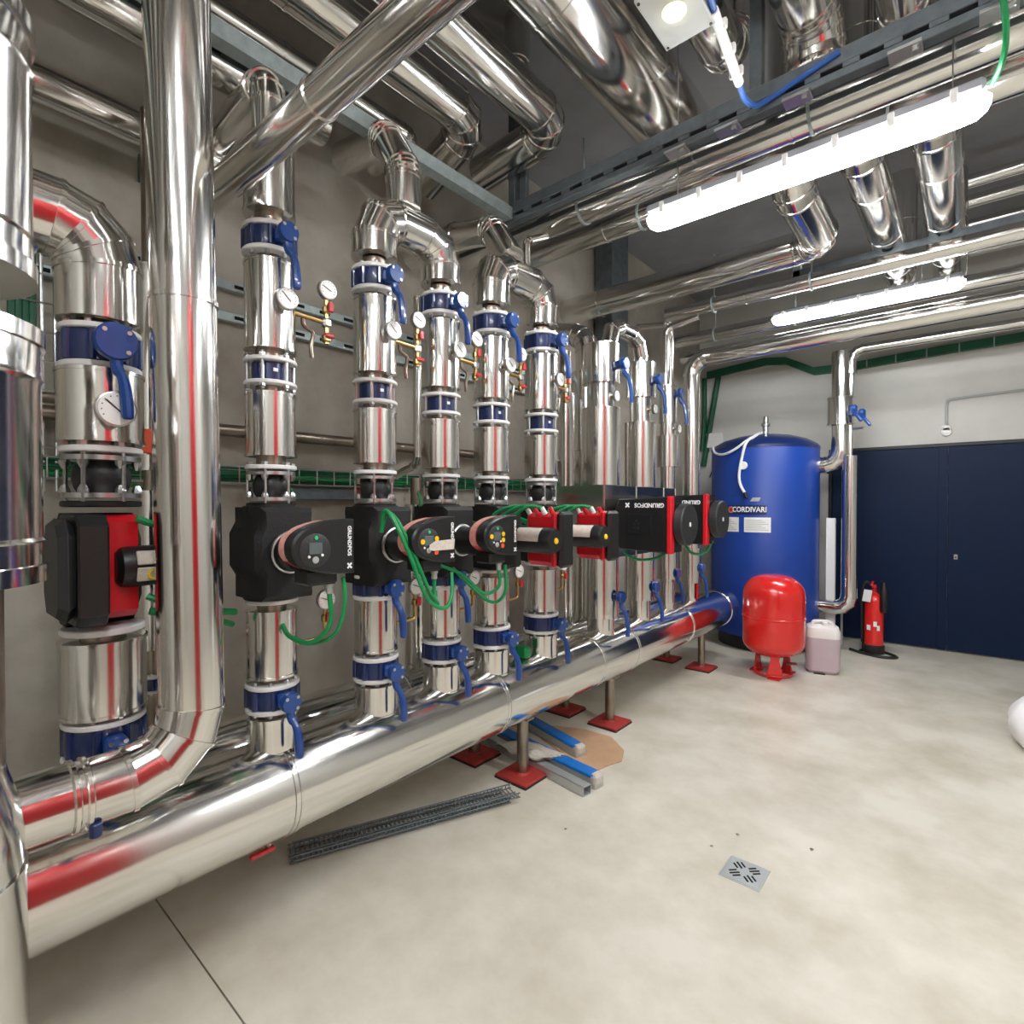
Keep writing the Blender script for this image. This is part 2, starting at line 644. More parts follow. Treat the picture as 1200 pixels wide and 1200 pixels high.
for i, (x, y) in enumerate([(-1.88, 2.30), (-1.88, 3.24), (-1.88, 4.88), (-2.25, 2.30), (-2.25, 3.24), (-2.25, 4.95), (-1.88, 0.0), (-2.25, 0.0)]):
    lab = ['front grey post on red plate, nearest of the row under the header',
           'front grey post on red plate, middle one under the header',
           'front grey post on red plate near the blue tank',
           'rear post on red plate in shadow beside the blue wrapped boxes',
           'rear post on red plate behind the middle front post',
           'rear post on red plate behind the far front post',
           'front post under the header at the near left end',
           'rear post under the second header at the near left end'][i]
    stand(x, y, 0.335 if x > -2 else 0.354, lab)

# thick vertical pipe with mitred elbow in the left foreground
big = pipe_run('thick shiny vertical pipe bending left above the header, in left foreground',
               [(-1.66, -1.4, 0.79), (-1.66, 0.572, 0.79), (-1.663, 0.54, 3.39)], 0.081, bend=0.15, sheet=1.6, gores=3, n=44, bead=0.004, phase=0.7)
for yy in (0.30, 0.325):
    part('seam_ring', MB().lathe([(0.081, -0.008), (0.087, -0.004), (0.087, 0.004), (0.081, 0.008)], (-1.66, yy, 0.79), (0, 1, 0), 40, (False, False)), 'bead', big)
part('drain_plug', MB().cyl((-1.60, 0.335, 0.70), (-1.60, 0.335, 0.735), 0.014, 12, lip=0.003), 'blue_deep', big, 'small blue plug')

# jacketed column cut by the left edge of the picture
lx, ly = -1.363, 0.027
lc = thing('jacketed_column', 'wide steel jacketed column cut off by the left picture edge', 'pipe', (lx, ly, 0))


def edge_jacket(z0, z1, r):
    L = z1 - z0
    return MB().lathe([(r - 0.03, 0.0), (r + 0.006, 0.0), (r + 0.006, 0.03), (r, 0.032), (r, 0.07), (r + 0.005, 0.074), (r, 0.08), (r, L - 0.1), (r + 0.004, L - 0.09), (r, L - 0.08), (r, L - 0.03),
                      (r + 0.006, L - 0.028), (r + 0.006, L), (r - 0.03, L)], (lx, ly, z0), (0, 0, 1), 56)


part('upper_jacket', edge_jacket(1.905, 2.37, 0.172), 'steel', lc)
part('lower_jacket', edge_jacket(1.36, 1.815, 0.181), 'steel', lc)
part('core_pipe', MB().lathe([(0.125, 0), (0.125, 2.2)], (lx, ly, 0.95), (0, 0, 1), 40), 'core', lc)
part('top_pipe', MB().lathe([(0.13, 0), (0.13, 1.05)], (lx, ly, 2.37), (0, 0, 1), 40), 'steel', lc)
part('neck_pipe', MB().lathe([(0.118, 0), (0.118, 0.36), (0.128, 0.37)], (lx, ly, 1.0), (0, 0, 1), 44), 'steel', lc)
part('shoulder_cone', MB().lathe([(0.15, 0), (0.149, 0.06), (0.142, 0.12), (0.128, 0.17), (0.119, 0.22)], (lx, ly, 0.84), (0, 0, 1), 44), 'steel', lc)
part('base_jacket', MB().lathe([(0.152, 0), (0.152, 0.83), (0.154, 0.832), (0.154, 0.84)], (lx, ly, 0.0), (0, 0, 1), 48), 'steel', lc)

# ------------------------------------------------------------------ overhead pipes running into the room (along the left wall)
Y0 = -2.35
pa = pipe_run('overhead steel pipe ending in an elbow above the second pump riser', [(-2.03, Y0, 3.52), (-2.03, 2.08, 3.52), (-2.45, 2.08, 3.36)], 0.1, bend=0.15, sheet=1.3, gores=3, phase=0.62)
pb = pipe_run('overhead steel pipe turning sideways just right of the neighbouring elbow', [(-1.70, Y0, 3.5), (-1.70, 2.36, 3.5), (-2.25, 2.36, 3.46)], 0.1, bend=0.15, sheet=1.35, gores=3, phase=0.75)
pc = pipe_run('thickest bright overhead pipe left of the square ceiling lamp', [(-1.30, Y0, 3.62), (-1.30, 3.15, 3.62)], 0.185, bend=0.26, sheet=2.3, gores=3, n=40, phase=0.8)
pd = pipe_run('overhead pipe just right of the square ceiling lamp', [(-0.93, Y0, 3.68), (-0.93, 2.75, 3.68), (-0.93, 2.75, CEIL)], 0.1, bend=0.15, sheet=1.2)
pe = pipe_run('overhead pipe with downturned bright end near the top right', [(-0.55, Y0, 3.6), (-0.55, 2.72, 3.6), (-0.55, 2.72, 3.4)], 0.115, bend=0.17, sheet=1.2)
pf = pipe_run('overhead pipe at the top edge right of the downturned one', [(-0.25, Y0, 3.66), (-0.25, 3.0, 3.66), (-0.25, 3.0, CEIL)], 0.09, bend=0.14, sheet=1.2)
pi_ = pipe_run('overhead pipe at the far top right corner of the view', [(0.12, Y0, 3.66), (0.12, 3.2, 3.66), (0.12, 3.2, CEIL)], 0.1, bend=0.15, sheet=1.2)
pn = pipe_run('thin overhead pipe between the strut and the first elbow pipe', [(-2.27, Y0, 3.42), (-2.27, 1.86, 3.42), (-2.62, 1.86, 3.42)], 0.05, bend=0.08, sheet=1.0)
pm = pipe_run('narrow overhead pipe hidden between the two elbow pipes', [(-1.92, Y0, 3.8), (-1.92, 2.3, 3.8), (-1.92, 2.3, CEIL)], 0.07, bend=0.11, sheet=1.0)
pg = pipe_run('lower pipe behind the thick vertical pipe at upper left', [(-2.5, Y0, 2.97), (-2.5, 1.06, 2.97)], 0.06, sheet=1.6)
ph = pipe_run('upper pipe behind the thick vertical pipe at top left', [(-2.2, Y0, 3.16), (-2.2, 1.3, 3.16)], 0.075, sheet=1.7)
pq = pipe_run('slanting pipe crossing before the galvanised strut at upper left', [(-2.18, 0.75, CEIL), (-2.18, 0.75, 2.545), (0.5, 0.75, 2.53), (0.5, 0.75, CEIL)], 0.05, bend=0.1, sheet=1.45, phase=0.55)

# pipes running across the room
p1 = pipe_run('nearer of the twin steel pipes crossing above the tube lamp', [(XL + 0.01, 2.66, 3.2), (XR - 0.01, 2.66, 3.2)], 0.082, sheet=1.1, phase=0.95)
p2 = pipe_run('farther of the twin steel pipes crossing above the tube lamp', [(XL + 0.01, 2.95, 3.2), (XR - 0.01, 2.95, 3.2)], 0.075, sheet=1.15, phase=0.9)
pr1 = pipe_run('bright elbow pipe below the tube lamp turning toward the left wall', [(-0.755, 3.15, CEIL), (-0.755, 3.15, 3.2), (-0.755, 4.0, 3.2), (XL + 0.01, 4.0, 3.2)], 0.108, bend=0.16, sheet=1.0, gores=4)
pr2 = pipe_run('bright pipe running away below the middle of the tube lamp', [(-0.456, 3.2, CEIL), (-0.456, 3.2, 3.3), (-0.456, 5.4, 3.3), (-0.456, 5.4, CEIL)], 0.1, bend=0.15, sheet=0.66, gores=4)
pr3 = pipe_run('bright pipe running away below the right end of the tube lamp', [(-0.154, 3.2, CEIL), (-0.154, 3.2, 3.3), (-0.154, 5.6, 3.3), (-0.154, 5.6, CEIL)], 0.1, bend=0.15, sheet=0.66, gores=4)
x1 = pipe_run('uppermost of three far pipes crossing left of the second lamp', [(-2.0, 4.38, 3.105), (XR - 0.01, 4.38, 3.105)], 0.055, sheet=1.3)
x2 = pipe_run('middle one of three far pipes crossing left of the second lamp', [(-2.3, 5.24, 3.13), (XR - 0.01, 5.24, 3.13)], 0.06, sheet=1.2)
x3 = pipe_run('lowest of three far pipes crossing left of the second lamp', [(-2.45, 5.75, 3.1), (XR - 0.01, 5.75, 3.1)], 0.06, sheet=1.4)
for i, (y, z, r) in enumerate([(5.3, 3.9, 0.05), (5.65, 3.9, 0.05), (6.0, 3.85, 0.045), (6.45, 3.8, 0.06)]):
    pipe_run(['nearest', 'second', 'third', 'farthest'][i] + ' of four thin pipes crossing under the ceiling at far right', [(-0.05, y, z), (XR - 0.01, y, z)], r, sheet=1.1,
             group='thin far pipes under the ceiling')
x5 = pipe_run('thin pipe under the long far pipe with an elbow down beside the tank', [(XR - 0.01, 6.3, 3.045), (-0.93, 6.3, 3.03), (-0.93, 6.3, 2.8)], 0.045, bend=0.09, sheet=1.0, gores=3, n=20)

# ------------------------------------------------------------------ struts and brackets
by = thing('strut_channel', 'galvanised strut running away at upper left under the pipes', 'strut', (-2.06, -2.3, 3.14))
part('channel', MB().prism([(-0.03, -0.02), (0.03, -0.02), (0.03, 0.045), (0.024, 0.045), (0.024, -0.014), (-0.024, -0.014), (-0.024, 0.045), (-0.03, 0.045)],
                           (-2.06, -2.35, 3.16), (1, 0, 0), (0, 0, 1), (0, 1, 0), 4.74), 'galv', by)
part('slot_strip', MB().box((-2.095, 0.02, 3.175), (0.012, 4.7, 0.035), 0.002), 'galv_dark', by)
for i in range(10):
    part('slot', MB().box((-2.1025, -1.9 + i * 0.45, 3.175), (0.004, 0.1, 0.014)), 'black_gap', by)


def slotted_beam(label, y, z, x0, x1, pitch=0.13):
    th = thing('slotted_beam', label, 'strut', (x0, y, z))
    part('upper_web', MB().box(((x0 + x1) / 2, y, z + 0.046), (x1 - x0, 0.05, 0.062), 0.003), 'galv_dark', th)
    part('lower_web', MB().box(((x0 + x1) / 2, y, z - 0.02), (x1 - x0, 0.05, 0.032), 0.003), 'galv_dark', th)
    n = int((x1 - x0) / pitch)
    g = MB()
    for i in range(n):
        g.box((x0 + (i + 0.5) * pitch, y, z + 0.0055), (pitch * 0.42, 0.05, 0.019))
    part('slot_bridges', g, 'galv_dark', th, kind='stuff')
    part('back_web', MB().box(((x0 + x1) / 2, y + 0.03, z + 0.0175), (x1 - x0, 0.006, 0.11)), 'galv_dark', th)
    return th


bx = slotted_beam('long slotted grey beam crossing the ceiling beside the twin pipes', 2.42, 3.16, XL + 0.01, XR - 0.01)
for xx in (-1.05, -0.82, -0.55, -0.2, 0.05, 0.4):
    part('bracket', MB().box((xx, 2.405, 3.118), (0.1, 0.07, 0.012), 0.002).box((xx + 0.03, 2.39, 3.11), (0.02, 0.02, 0.03), 0.003), 'zinc', bx)
part('hanger_post', MB().box((-2.06, 2.44, 3.69), (0.05, 0.05, 0.92), 0.003).box((-2.0, 2.46, 3.69), (0.05, 0.03, 0.92), 0.003), 'galv_dark', bx)
part('hanger_post', MB().box((-0.72, 2.46, 3.69), (0.05, 0.05, 0.92), 0.003), 'galv_dark', bx)
part('hanger_post', MB().box((0.6, 2.46, 3.69), (0.05, 0.05, 0.92), 0.003), 'galv_dark', bx)
b2 = slotted_beam('farther galvanised beam crossing under the bright pipe ends', 4.5, 3.17, -1.05, XR - 0.01, 0.2)
part('hanger_post', MB().box((-1.02, 4.5, 3.62), (0.05, 0.05, 1.0), 0.003), 'galv', b2)
part('hanger_post', MB().box((0.3, 4.5, 3.62), (0.05, 0.05, 1.0), 0.003), 'galv', b2)
# rods and clamps on the twin pipes
for xx in (-1.72, -0.55, 0.5):
    clamp(p1, (xx, 2.66, 3.2), (1, 0, 0), 0.083, 3.6)
for xx in (-1.5, -0.3, 0.7):
    clamp(p2, (xx, 2.95, 3.2), (1, 0, 0), 0.076, 3.6)
for xx in (-1.6, -0.9):
    clamp(x1, (xx, 4.38, 3.105), (1, 0, 0), 0.061, 3.5)
for xx in (-1.9, -1.2):
    clamp(x2, (xx, 5.24, 3.13), (1, 0, 0), 0.061, 3.5)
# duct-like uprights on the wall under the ceiling
col = thing('wall_upright', 'dark upright duct on the left wall beyond the fifth riser', 'duct', (-2.66, 4.6, 2.8))
part('duct_body', MB().box((-2.66, 4.6, 3.45), (0.2, 0.3, 1.38), 0.01), 'galv_dark', col)
part('duct_flange', MB().box((-2.66, 4.6, 2.77), (0.22, 0.33, 0.03), 0.004), 'galv', col)

# white conduit beside the square lamp
cd = thing('cable_conduit', 'short white conduit with clips beside the square ceiling lamp', 'conduit', (-0.66, 1.95, 3.12))
part('tube', MB().cyl((-0.665, 1.80, 3.12), (-0.70, 2.17, 3.12), 0.017, 14), 'white', cd)
for yy in (1.88, 2.0, 2.12):
    part('clip', MB().box((-0.66 - (yy - 1.75) * 0.095, yy, 3.127), (0.05, 0.02, 0.034), 0.004), 'white', cd)
part('blue_lead', MB().cyl((-0.645, 1.68, 3.122), (-0.664, 1.805, 3.121), 0.011, 10), 'blue_cable', cd, 'blue cable lead')
tag(part('blue_cable', MB().tube([(-0.702, 2.18, 3.12), (-0.71, 2.27, 3.12), (-0.69, 2.36, 3.135), (-0.62, 2.383, 3.16), (-0.5, 2.385, 3.19), (-0.4, 2.385, 3.215)], 0.011, 8, 5), 'blue_cable'),
    'blue cable leaving the conduit and lying along the slotted beam', 'cable')
# square lamp
sl = thing('square_lamp', 'square white ceiling lamp with a glowing round bulb spot', 'lamp', (-0.755, 1.73, 3.1))
part('lamp_box', MB().box((-0.755, 1.71, 3.155), (0.168, 0.24, 0.09), 0.006), 'lamp_glow', sl)
part('cover_plate', MB().box((-0.755, 1.71, 3.106), (0.172, 0.245, 0.012), 0.003), 'lamp_glow', sl)
part('bulb_lens', MB().lathe([(0.032, 0.0), (0.03, -0.008), (0.02, -0.016), (0.008, -0.019)], (-0.755, 1.70, 3.1), (0, 0, 1), 22), 'lamp_spot', sl)
part('lens_rim', MB().torus((-0.755, 1.70, 3.1), (0, 0, 1), 0.034, 0.004), 'lens', sl)
part('corner_screws', MB().cyl((-0.83, 1.6, 3.097), (-0.83, 1.6, 3.101), 0.005, 8).cyl((-0.68, 1.6, 3.097), (-0.68, 1.6, 3.101), 0.005, 8).cyl((-0.83, 1.82, 3.097), (-0.83, 1.82, 3.101), 0.005, 8)
     .cyl((-0.68, 1.82, 3.097), (-0.68, 1.82, 3.101), 0.005, 8), 'graphite', sl, kind='stuff')
part('hanger_arm', MB().box((-0.755, 1.71, 3.68), (0.03, 0.03, 0.96), 0.003), 'galv', sl)

# unseen red stand-in, added and sized to give the red stripes in the steel
rt = thing('red_stand_in', 'tall red stand-in for an unseen red thing beside the photographer', 'tank', (1.32, 0.66, 0))
part('stand_in_shell', MB().lathe([(0.45, 0), (0.48, 0.05), (0.48, 2.75), (0.4, 2.88), (0.2, 2.95), (0.03, 2.97)], (1.32, 0.66, 0), (0, 0, 1), 48), 'reflected_red', rt)


# ------------------------------------------------------------------ prototypes: valves, check valve, rubber joint, dials
def bolts_mb(R, zs, n, r=0.009, h=0.014, ph=0.3):
    mb = MB()
    for z in zs:
        for i in range(n):
            t = 2 * PI * (i + ph) / n
            s = 1 if z > 0 else -1
            p = Vector((R * math.cos(t), R * math.sin(t), z))
            mb.lathe([(r, 0), (r, h * 0.7), (r * 0.6, h)], p, (0, 0, s), 6)
    return mb


def make_valve(Rf=0.092, h=0.034, hub=0.036, stem=0.13, hl=0.16, name='butterfly_valve'):
    th = thing(name, 'x', 'valve')
    for s in (1, -1):
        part('flange', MB().lathe([(Rf - 0.003, -0.008), (Rf, -0.005), (Rf, 0.005), (Rf - 0.003, 0.008)], (0, 0, s * (h + 0.009)), (0, 0, 1), 40), 'white_steel', th, 'white coated flange')
    body = MB().lathe([(Rf * 0.9, -h), (Rf * 0.93, -h * 0.6), (Rf * 0.93, h * 0.6), (Rf * 0.9, h)], (0, 0, 0), (0, 0, 1), 40)
    part('valve_body', body, 'blue_deep', th)
    lug = MB()
    for i in range(8):
        t = 2 * PI * (i + 0.5) / 8
        if abs(math.cos(t)) > 0.95 and math.cos(t) > 0:
            continue
        lug.cyl((Rf * 0.9 * math.cos(t), Rf * 0.9 * math.sin(t), -h * 0.98), (Rf * 0.9 * math.cos(t), Rf * 0.9 * math.sin(t), h * 0.98), 0.012, 10, lip=0.002)
    part('body_lugs', lug, 'blue_deep', th, kind='stuff')
    part('flange_bolts', bolts_mb(Rf * 0.82, (h + 0.017, -h - 0.017), 8), 'zinc', th, kind='stuff')
    part('stem_neck', MB().cyl((Rf * 0.88, 0, 0), (stem - 0.01, 0, 0), 0.021, 16).box((Rf * 0.98, 0, 0), (0.03, 0.052, 0.046), 0.008), 'blue', th)
    hb = part('hub', MB().lathe([(hub * 0.8, 0), (hub, 0.006), (hub, 0.024), (hub * 0.92, 0.03)], (stem - 0.012, 0, 0), (1, 0, 0), 28), 'blue', th)
    part('hub_screws', MB().cyl((stem + 0.016, hub * 0.55, hub * 0.5), (stem + 0.021, hub * 0.55, hub * 0.5), 0.006, 8).cyl((stem + 0.016, -hub * 0.55, hub * 0.5), (stem + 0.021, -hub * 0.55, hub * 0.5), 0.006, 8)
         .cyl((stem + 0.016, hub * 0.5, -hub * 0.55), (stem + 0.021, hub * 0.5, -hub * 0.55), 0.006, 8), 'zinc', hb, kind='stuff')
    # curved lever hanging from the hub
    path = [(stem - 0.002, 0.0, -hub * 0.6), (stem + 0.0, 0.004, -hub - 0.02), (stem + 0.018, 0.012, -hub - 0.05), (stem + 0.026, 0.016, -hub - 0.09), (stem + 0.028, 0.018, -hub - hl * 0.85), (stem + 0.026, 0.019, -hub - hl)]
    sp = spline([Vector(p) for p in path], 5)
    rs = []
    for k, p in enumerate(sp):
        f = k / (len(sp) - 1)
        rs.append((0.015 if f < 0.3 else 0.0115 + 0.004 * math.sin((f - 0.3) * 3.6)) * (1 if f < 0.98 else 0.7))
    part('lever_handle', MB().tube(sp, rs, 10), 'blue', th)
    return th


def make_check():
    th = thing('check_valve', 'x', 'valve')
    for s in (1, -1):
        part('flange', MB().lathe([(0.045, -0.007), (0.087, -0.007), (0.09, -0.004), (0.09, 0.004), (0.087, 0.007), (0.045, 0.007)], (0, 0, s * 0.041), (0, 0, 1), 40), 'white_steel', th, 'white coated flange')
    part('valve_body', MB().lathe([(0.05, -0.034), (0.064, -0.03), (0.064, 0.03), (0.05, 0.034)], (0, 0, 0), (0, 0, 1), 32), 'blue_deep', th)
    part('type_plate', MB().box((0.0635, -0.012, 0.004), (0.003, 0.016, 0.012)), 'white', th)
    for i in range(6):
        t = 2 * PI * (i + 0.25) / 6
        x, y = 0.078 * math.cos(t), 0.078 * math.sin(t)
        part('stud', MB().cyl((x, y, -0.066), (x, y, 0.066), 0.0065, 8).lathe([(0.011, 0), (0.011, 0.01), (0.007, 0.014)], (x, y, 0.048), (0, 0, 1), 6).lathe([(0.011, 0), (0.011, 0.01), (0.007, 0.014)], (x, y, -0.048), (0, 0, -1), 6),
             'zinc', th)
    return th


def make_joint():
    th = thing('rubber_joint', 'x', 'joint')
    part('upper_flange', MB().lathe([(0.083, -0.008), (0.087, -0.005), (0.087, 0.005), (0.083, 0.008)], (0, 0, 0.068), (0, 0, 1), 40), 'white_steel', th, 'white coated flange')
    part('clamp_ring', MB().lathe([(0.082, -0.006), (0.082, 0.006)], (0, 0, 0.047), (0, 0, 1), 40), 'zinc', th)
    part('clamp_ring', MB().lathe([(0.082, -0.006), (0.082, 0.006)], (0, 0, -0.045), (0, 0, 1), 40), 'zinc', th)
    part('rubber_bellow', MB().lathe([(0.048, -0.04), (0.056, -0.028), (0.061, -0.012), (0.062, 0.004), (0.06, 0.018), (0.053, 0.032), (0.048, 0.042)], (0, 0, 0), (0, 0, 1), 32), 'rubber', th)
    part('lower_flange', MB().lathe([(0.08, -0.008), (0.084, -0.005), (0.084, 0.005), (0.08, 0.008)], (0, 0, -0.066), (0, 0, 1), 40), 'black', th)
    mb = MB()
    for i in range(6):
        t = 2 * PI * (i + 0.3) / 6
        x, y = 0.073 * math.cos(t), 0.073 * math.sin(t)
        mb.lathe([(0.012, 0), (0.012, 0.008), (0.006, 0.02)], (x, y, -0.039), (0, 0, 1), 8)
        mb.lathe([(0.012, 0), (0.012, 0.008), (0.006, 0.02)], (x, y, 0.041), (0, 0, -1), 8)
        mb.lathe([(0.012, 0), (0.012, 0.01)], (x, y, 0.076), (0, 0, 1), 6)
    part('nuts', mb, 'zinc', th, kind='stuff')
    for t in (0.35, 2.3, 4.1, 5.6):
        part('tie_rod', MB().cyl((0.079 * math.cos(t), 0.079 * math.sin(t), -0.06), (0.079 * math.cos(t), 0.079 * math.sin(t), 0.06), 0.005, 8), 'zinc', th)
    return th


def dial(th, o, r, ang):
    ox, oy, oz = o
    part('dial_case', MB().lathe([(r * 0.8, -0.02), (r, -0.016), (r, 0.002), (r * 0.93, 0.003)], o, (1, 0, 0), 32), 'zinc', th)
    f = part('dial_face', MB().lathe([(r * 0.9, 0.0), (r * 0.9, 0.0045)], o, (1, 0, 0), 32), 'dial', th)
    nd = MB().box((ox + 0.0058, oy, oz), (0.001, r * 1.05, r * 0.07))
    c, s = math.cos(ang), math.sin(ang)
    nd.v = [(v[0], oy + (v[1] - oy + r * 0.18) * c - (v[2] - oz) * s, oz + (v[1] - oy + r * 0.18) * s + (v[2] - oz) * c) for v in nd.v]
    part('needle', nd, 'ink', f)
    mb = MB()
    for i in range(11):
        t = R_(-30 + 24 * i)
        p = (ox + 0.005, oy + r * 0.74 * math.cos(t), oz + r * 0.74 * math.sin(t))
        mb.box(p, (0.0008, r * 0.06, r * 0.06))
    part('scale_marks', mb, 'ink', f, kind='stuff')


def make_thermo(r=0.037):
    th = thing('dial_thermometer', 'x', 'thermometer')
    dial(th, (0.04, 0, 0), r, 2.4)
    part('stem', MB().cyl((-0.012, 0, 0), (0.024, 0, 0), 0.009, 12), 'brass', th)
    return th


def make_gauge(lower=False):
    th = thing('pressure_gauge', 'x', 'gauge')
    dial(th, (0.02, 0, 0), 0.036, 2.75)
    part('gauge_stem', MB().cyl((0.008, 0, -0.034), (0.008, 0, -0.12 if not lower else -0.1), 0.0085, 10), 'brass', th)
    rv = part('stop_valve', MB().box((0.008, 0, -0.072), (0.026, 0.026, 0.03), 0.006), 'brass', th)
    part('red_lever', MB().box((0.03, 0.006, -0.066), (0.012, 0.022, 0.038), 0.004), 'red', rv, 'red lever')
    if lower:
        part('impulse_pipe', MB().tube([(0.008, 0, -0.1), (0.008, -0.002, -0.135), (0.006, -0.03, -0.145), (0.004, -0.17, -0.15)], 0.0085, 10, 4), 'brass', th)
    else:
        part('tee', MB().box((0.008, 0, -0.122), (0.03, 0.034, 0.034), 0.007), 'zinc', th)
        part('impulse_pipe', MB().cyl((0.008, -0.005, -0.12), (0.006, -0.125, -0.115), 0.0095, 12), 'brass', th)
        d = part('drain_valve', MB().cyl((0.008, 0, -0.13), (0.008, 0, -0.2), 0.009, 10).box((0.008, 0, -0.178), (0.03, 0.03, 0.032), 0.006), 'brass', th)
        part('red_lever', MB().box((0.03, 0.0, -0.172), (0.012, 0.04, 0.016), 0.004), 'red', d, 'red lever')
        part('hook_pipe', MB().tube([(0.0, -0.09, -0.125), (0.0, -0.085, -0.15), (0.0, -0.05, -0.17), (0.002, -0.06, -0.22), (0.0, -0.055, -0.26)], 0.008, 8, 4), 'core', th)
    return th


def riser(label, x, y, jackets, cores, extra=None, cr=0.048):
    th = thing('pipe_riser', label, 'pipe', (x, y, jackets[-1][0]))
    for z0, z1, r in jackets:
        part('jacket', closed_jacket(z0, z1, r, x, y), 'steel', th)
    for z0, z1 in cores:
        part('core_pipe', MB().cyl((x, y, z0), (x, y, z1), cr, 24), 'core' if cr < 0.056 else 'steel', th)
    return th


NAMES = ['riser behind the thick pipe', 'first riser right of thick pipe', 'second riser right of thick pipe',
         'third riser right of thick pipe', 'fourth riser right of thick pipe', 'fifth riser right of thick pipe',
         'wide jacketed riser behind the sheet metal box', 'narrower jacketed riser right behind the wide one', 'slim riser before the bent corner pipe',
         'slim bent corner pipe by the tank']
CX = -1.88
YS = [0.417, 0.903, 1.339, 1.702, 2.047, 2.465, 3.117, 3.672, 4.143, 4.62]
HT = MZ + MR - 0.03
vp, cp, jp, tp, gp, gl = make_valve(), make_check(), make_joint(), make_thermo(), make_gauge(), make_gauge(True)
uv, uc, uj, ut, ug, ugl = [], [], [], [], [], []
for i in range(1, 6):
    y = YS[i]
    r = [0, 0.083, 0.086, 0.086, 0.091, 0.094][i]
    k = r / 0.086
    js = [(2.03, 2.335, r), (1.665, 1.885, r), (0.9, 1.135, r), (HT, 0.765, r)]
    cs = [(2.0, 2.03), (2.335, 2.36), (1.885, 1.91), (1.638, 1.665), (0.876, 0.9), (0.765, 0.785), (1.135, 1.16), (2.455, 2.5)]
    rs = riser('steel jacketed pump ' + NAMES[i], CX, y, js, cs)
    place(vp, uv, (CX, y, 2.408), 0, 'blue lever valve at the top of the ' + NAMES[i], k, 'blue lever valves on the risers')
    place(cp, uc, (CX, y, 1.956), 0, 'blue check valve between white rings on the ' + NAMES[i], k, 'check valves on the risers')
    place(jp, uj, (CX, y, 1.562), 0, 'black rubber joint above the pump on the ' + NAMES[i], k, 'rubber joints on the risers')
    place(vp, uv, (CX, y, 0.83), 0, 'lowest blue lever valve near the header on the ' + NAMES[i], k, 'blue lever valves on the risers')
    if i in (2, 3):
        place(vp, uv, (CX, y, 1.165), 0, 'blue lever valve just under the pump on the ' + NAMES[i], k, 'blue lever valves on the risers')
    else:
        part('flange', MB().lathe([(r, -0.008), (r + 0.004, -0.005), (r + 0.004, 0.005), (r, 0.008)], (CX, y, 1.165), (0, 0, 1), 40), 'white_steel', rs, 'white coated flange')
    place(tp, ut, (CX + r, y, 2.19), 0, 'round white thermometer dial on the upper jacket of the ' + NAMES[i], 1, 'thermometer dials on the upper jackets')
    place(gp, ug, (CX + 0.02, y + 0.2, 2.30), 0, 'upper pressure gauge with red levers beside the ' + NAMES[i], 1, 'upper pressure gauges')
    place(gl, ugl, (CX - 0.0, y + 0.2, 1.14), 0, 'lower pressure gauge with red lever beside the ' + NAMES[i], 1, 'lower pressure gauges')
# riser 1 continues up to the ceiling pipe
r1t = thing('top_jacket', 'wide steel jacket above the top valve of the first riser', 'pipe', (CX, YS[1], 2.5))
part('jacket', closed_jacket(2.5, 2.735, 0.083, CX, YS[1]), 'steel', r1t)
pipe_run('thin bend above the first riser rising behind the slanting pipe', [(CX, YS[1], 2.735), (CX, YS[1], 2.98), (-2.45, YS[1] + 0.05, 3.04)], 0.056, bend=0.1, sheet=1.0, gores=3, n=28)


def arch(label, ya, yb, z0, zt, r, bend, z1=None, n=32):
    return pipe_run(label, [(CX, ya, z0), (CX, ya, zt), (CX, yb, zt), (CX, yb, z1 or z0)], r, bend=bend, sheet=1.0, gores=2, n=n, name='twin_pipe_arch', m='steel')


for i, zt in ((2, 2.69), (4, 2.71)):
    t_ = arch('gored steel arch joining the %s risers' % ('second and third' if i == 2 else 'fourth and fifth'), YS[i], YS[i + 1], 2.51, zt, 0.088 if i == 2 else 0.092, 0.102)
    for k in (i, i + 1):
        part('cup', closed_jacket(2.505, zt - 0.095, 0.0915 if i == 2 else 0.0955, CX, YS[k]), 'steel', t_)
arch('thin steel arch over the two wide jacketed risers', YS[6] + 0.1, YS[7], 2.545, 2.72, 0.055, 0.14)
pipe_run('collared pipe rising from the arch over the second and third risers', [(CX, 1.49, 2.77), (CX, 1.49, 2.93), (-2.0, 1.49, 3.12), (-2.5, 1.6, 3.3)], 0.075, bend=0.1, sheet=1.0, gores=3, n=28)
pipe_run('dark pipe rising from the arch over the fourth and fifth risers', [(CX, 2.2, 2.80), (-2.02, 2.2, 3.0), (-2.3, 2.2, 3.05), (-2.7, 2.2, 3.05)], 0.075, bend=0.09, sheet=1.0, gores=3, n=28)
pipe_run('thin drop pipe behind the arch over the fifth riser', [(-1.95, 2.42, 2.78), (-1.95, 2.42, 3.0), (-1.95, 2.6, 3.09)], 0.022, bend=0.04, sheet=1.0, gores=2, n=14)

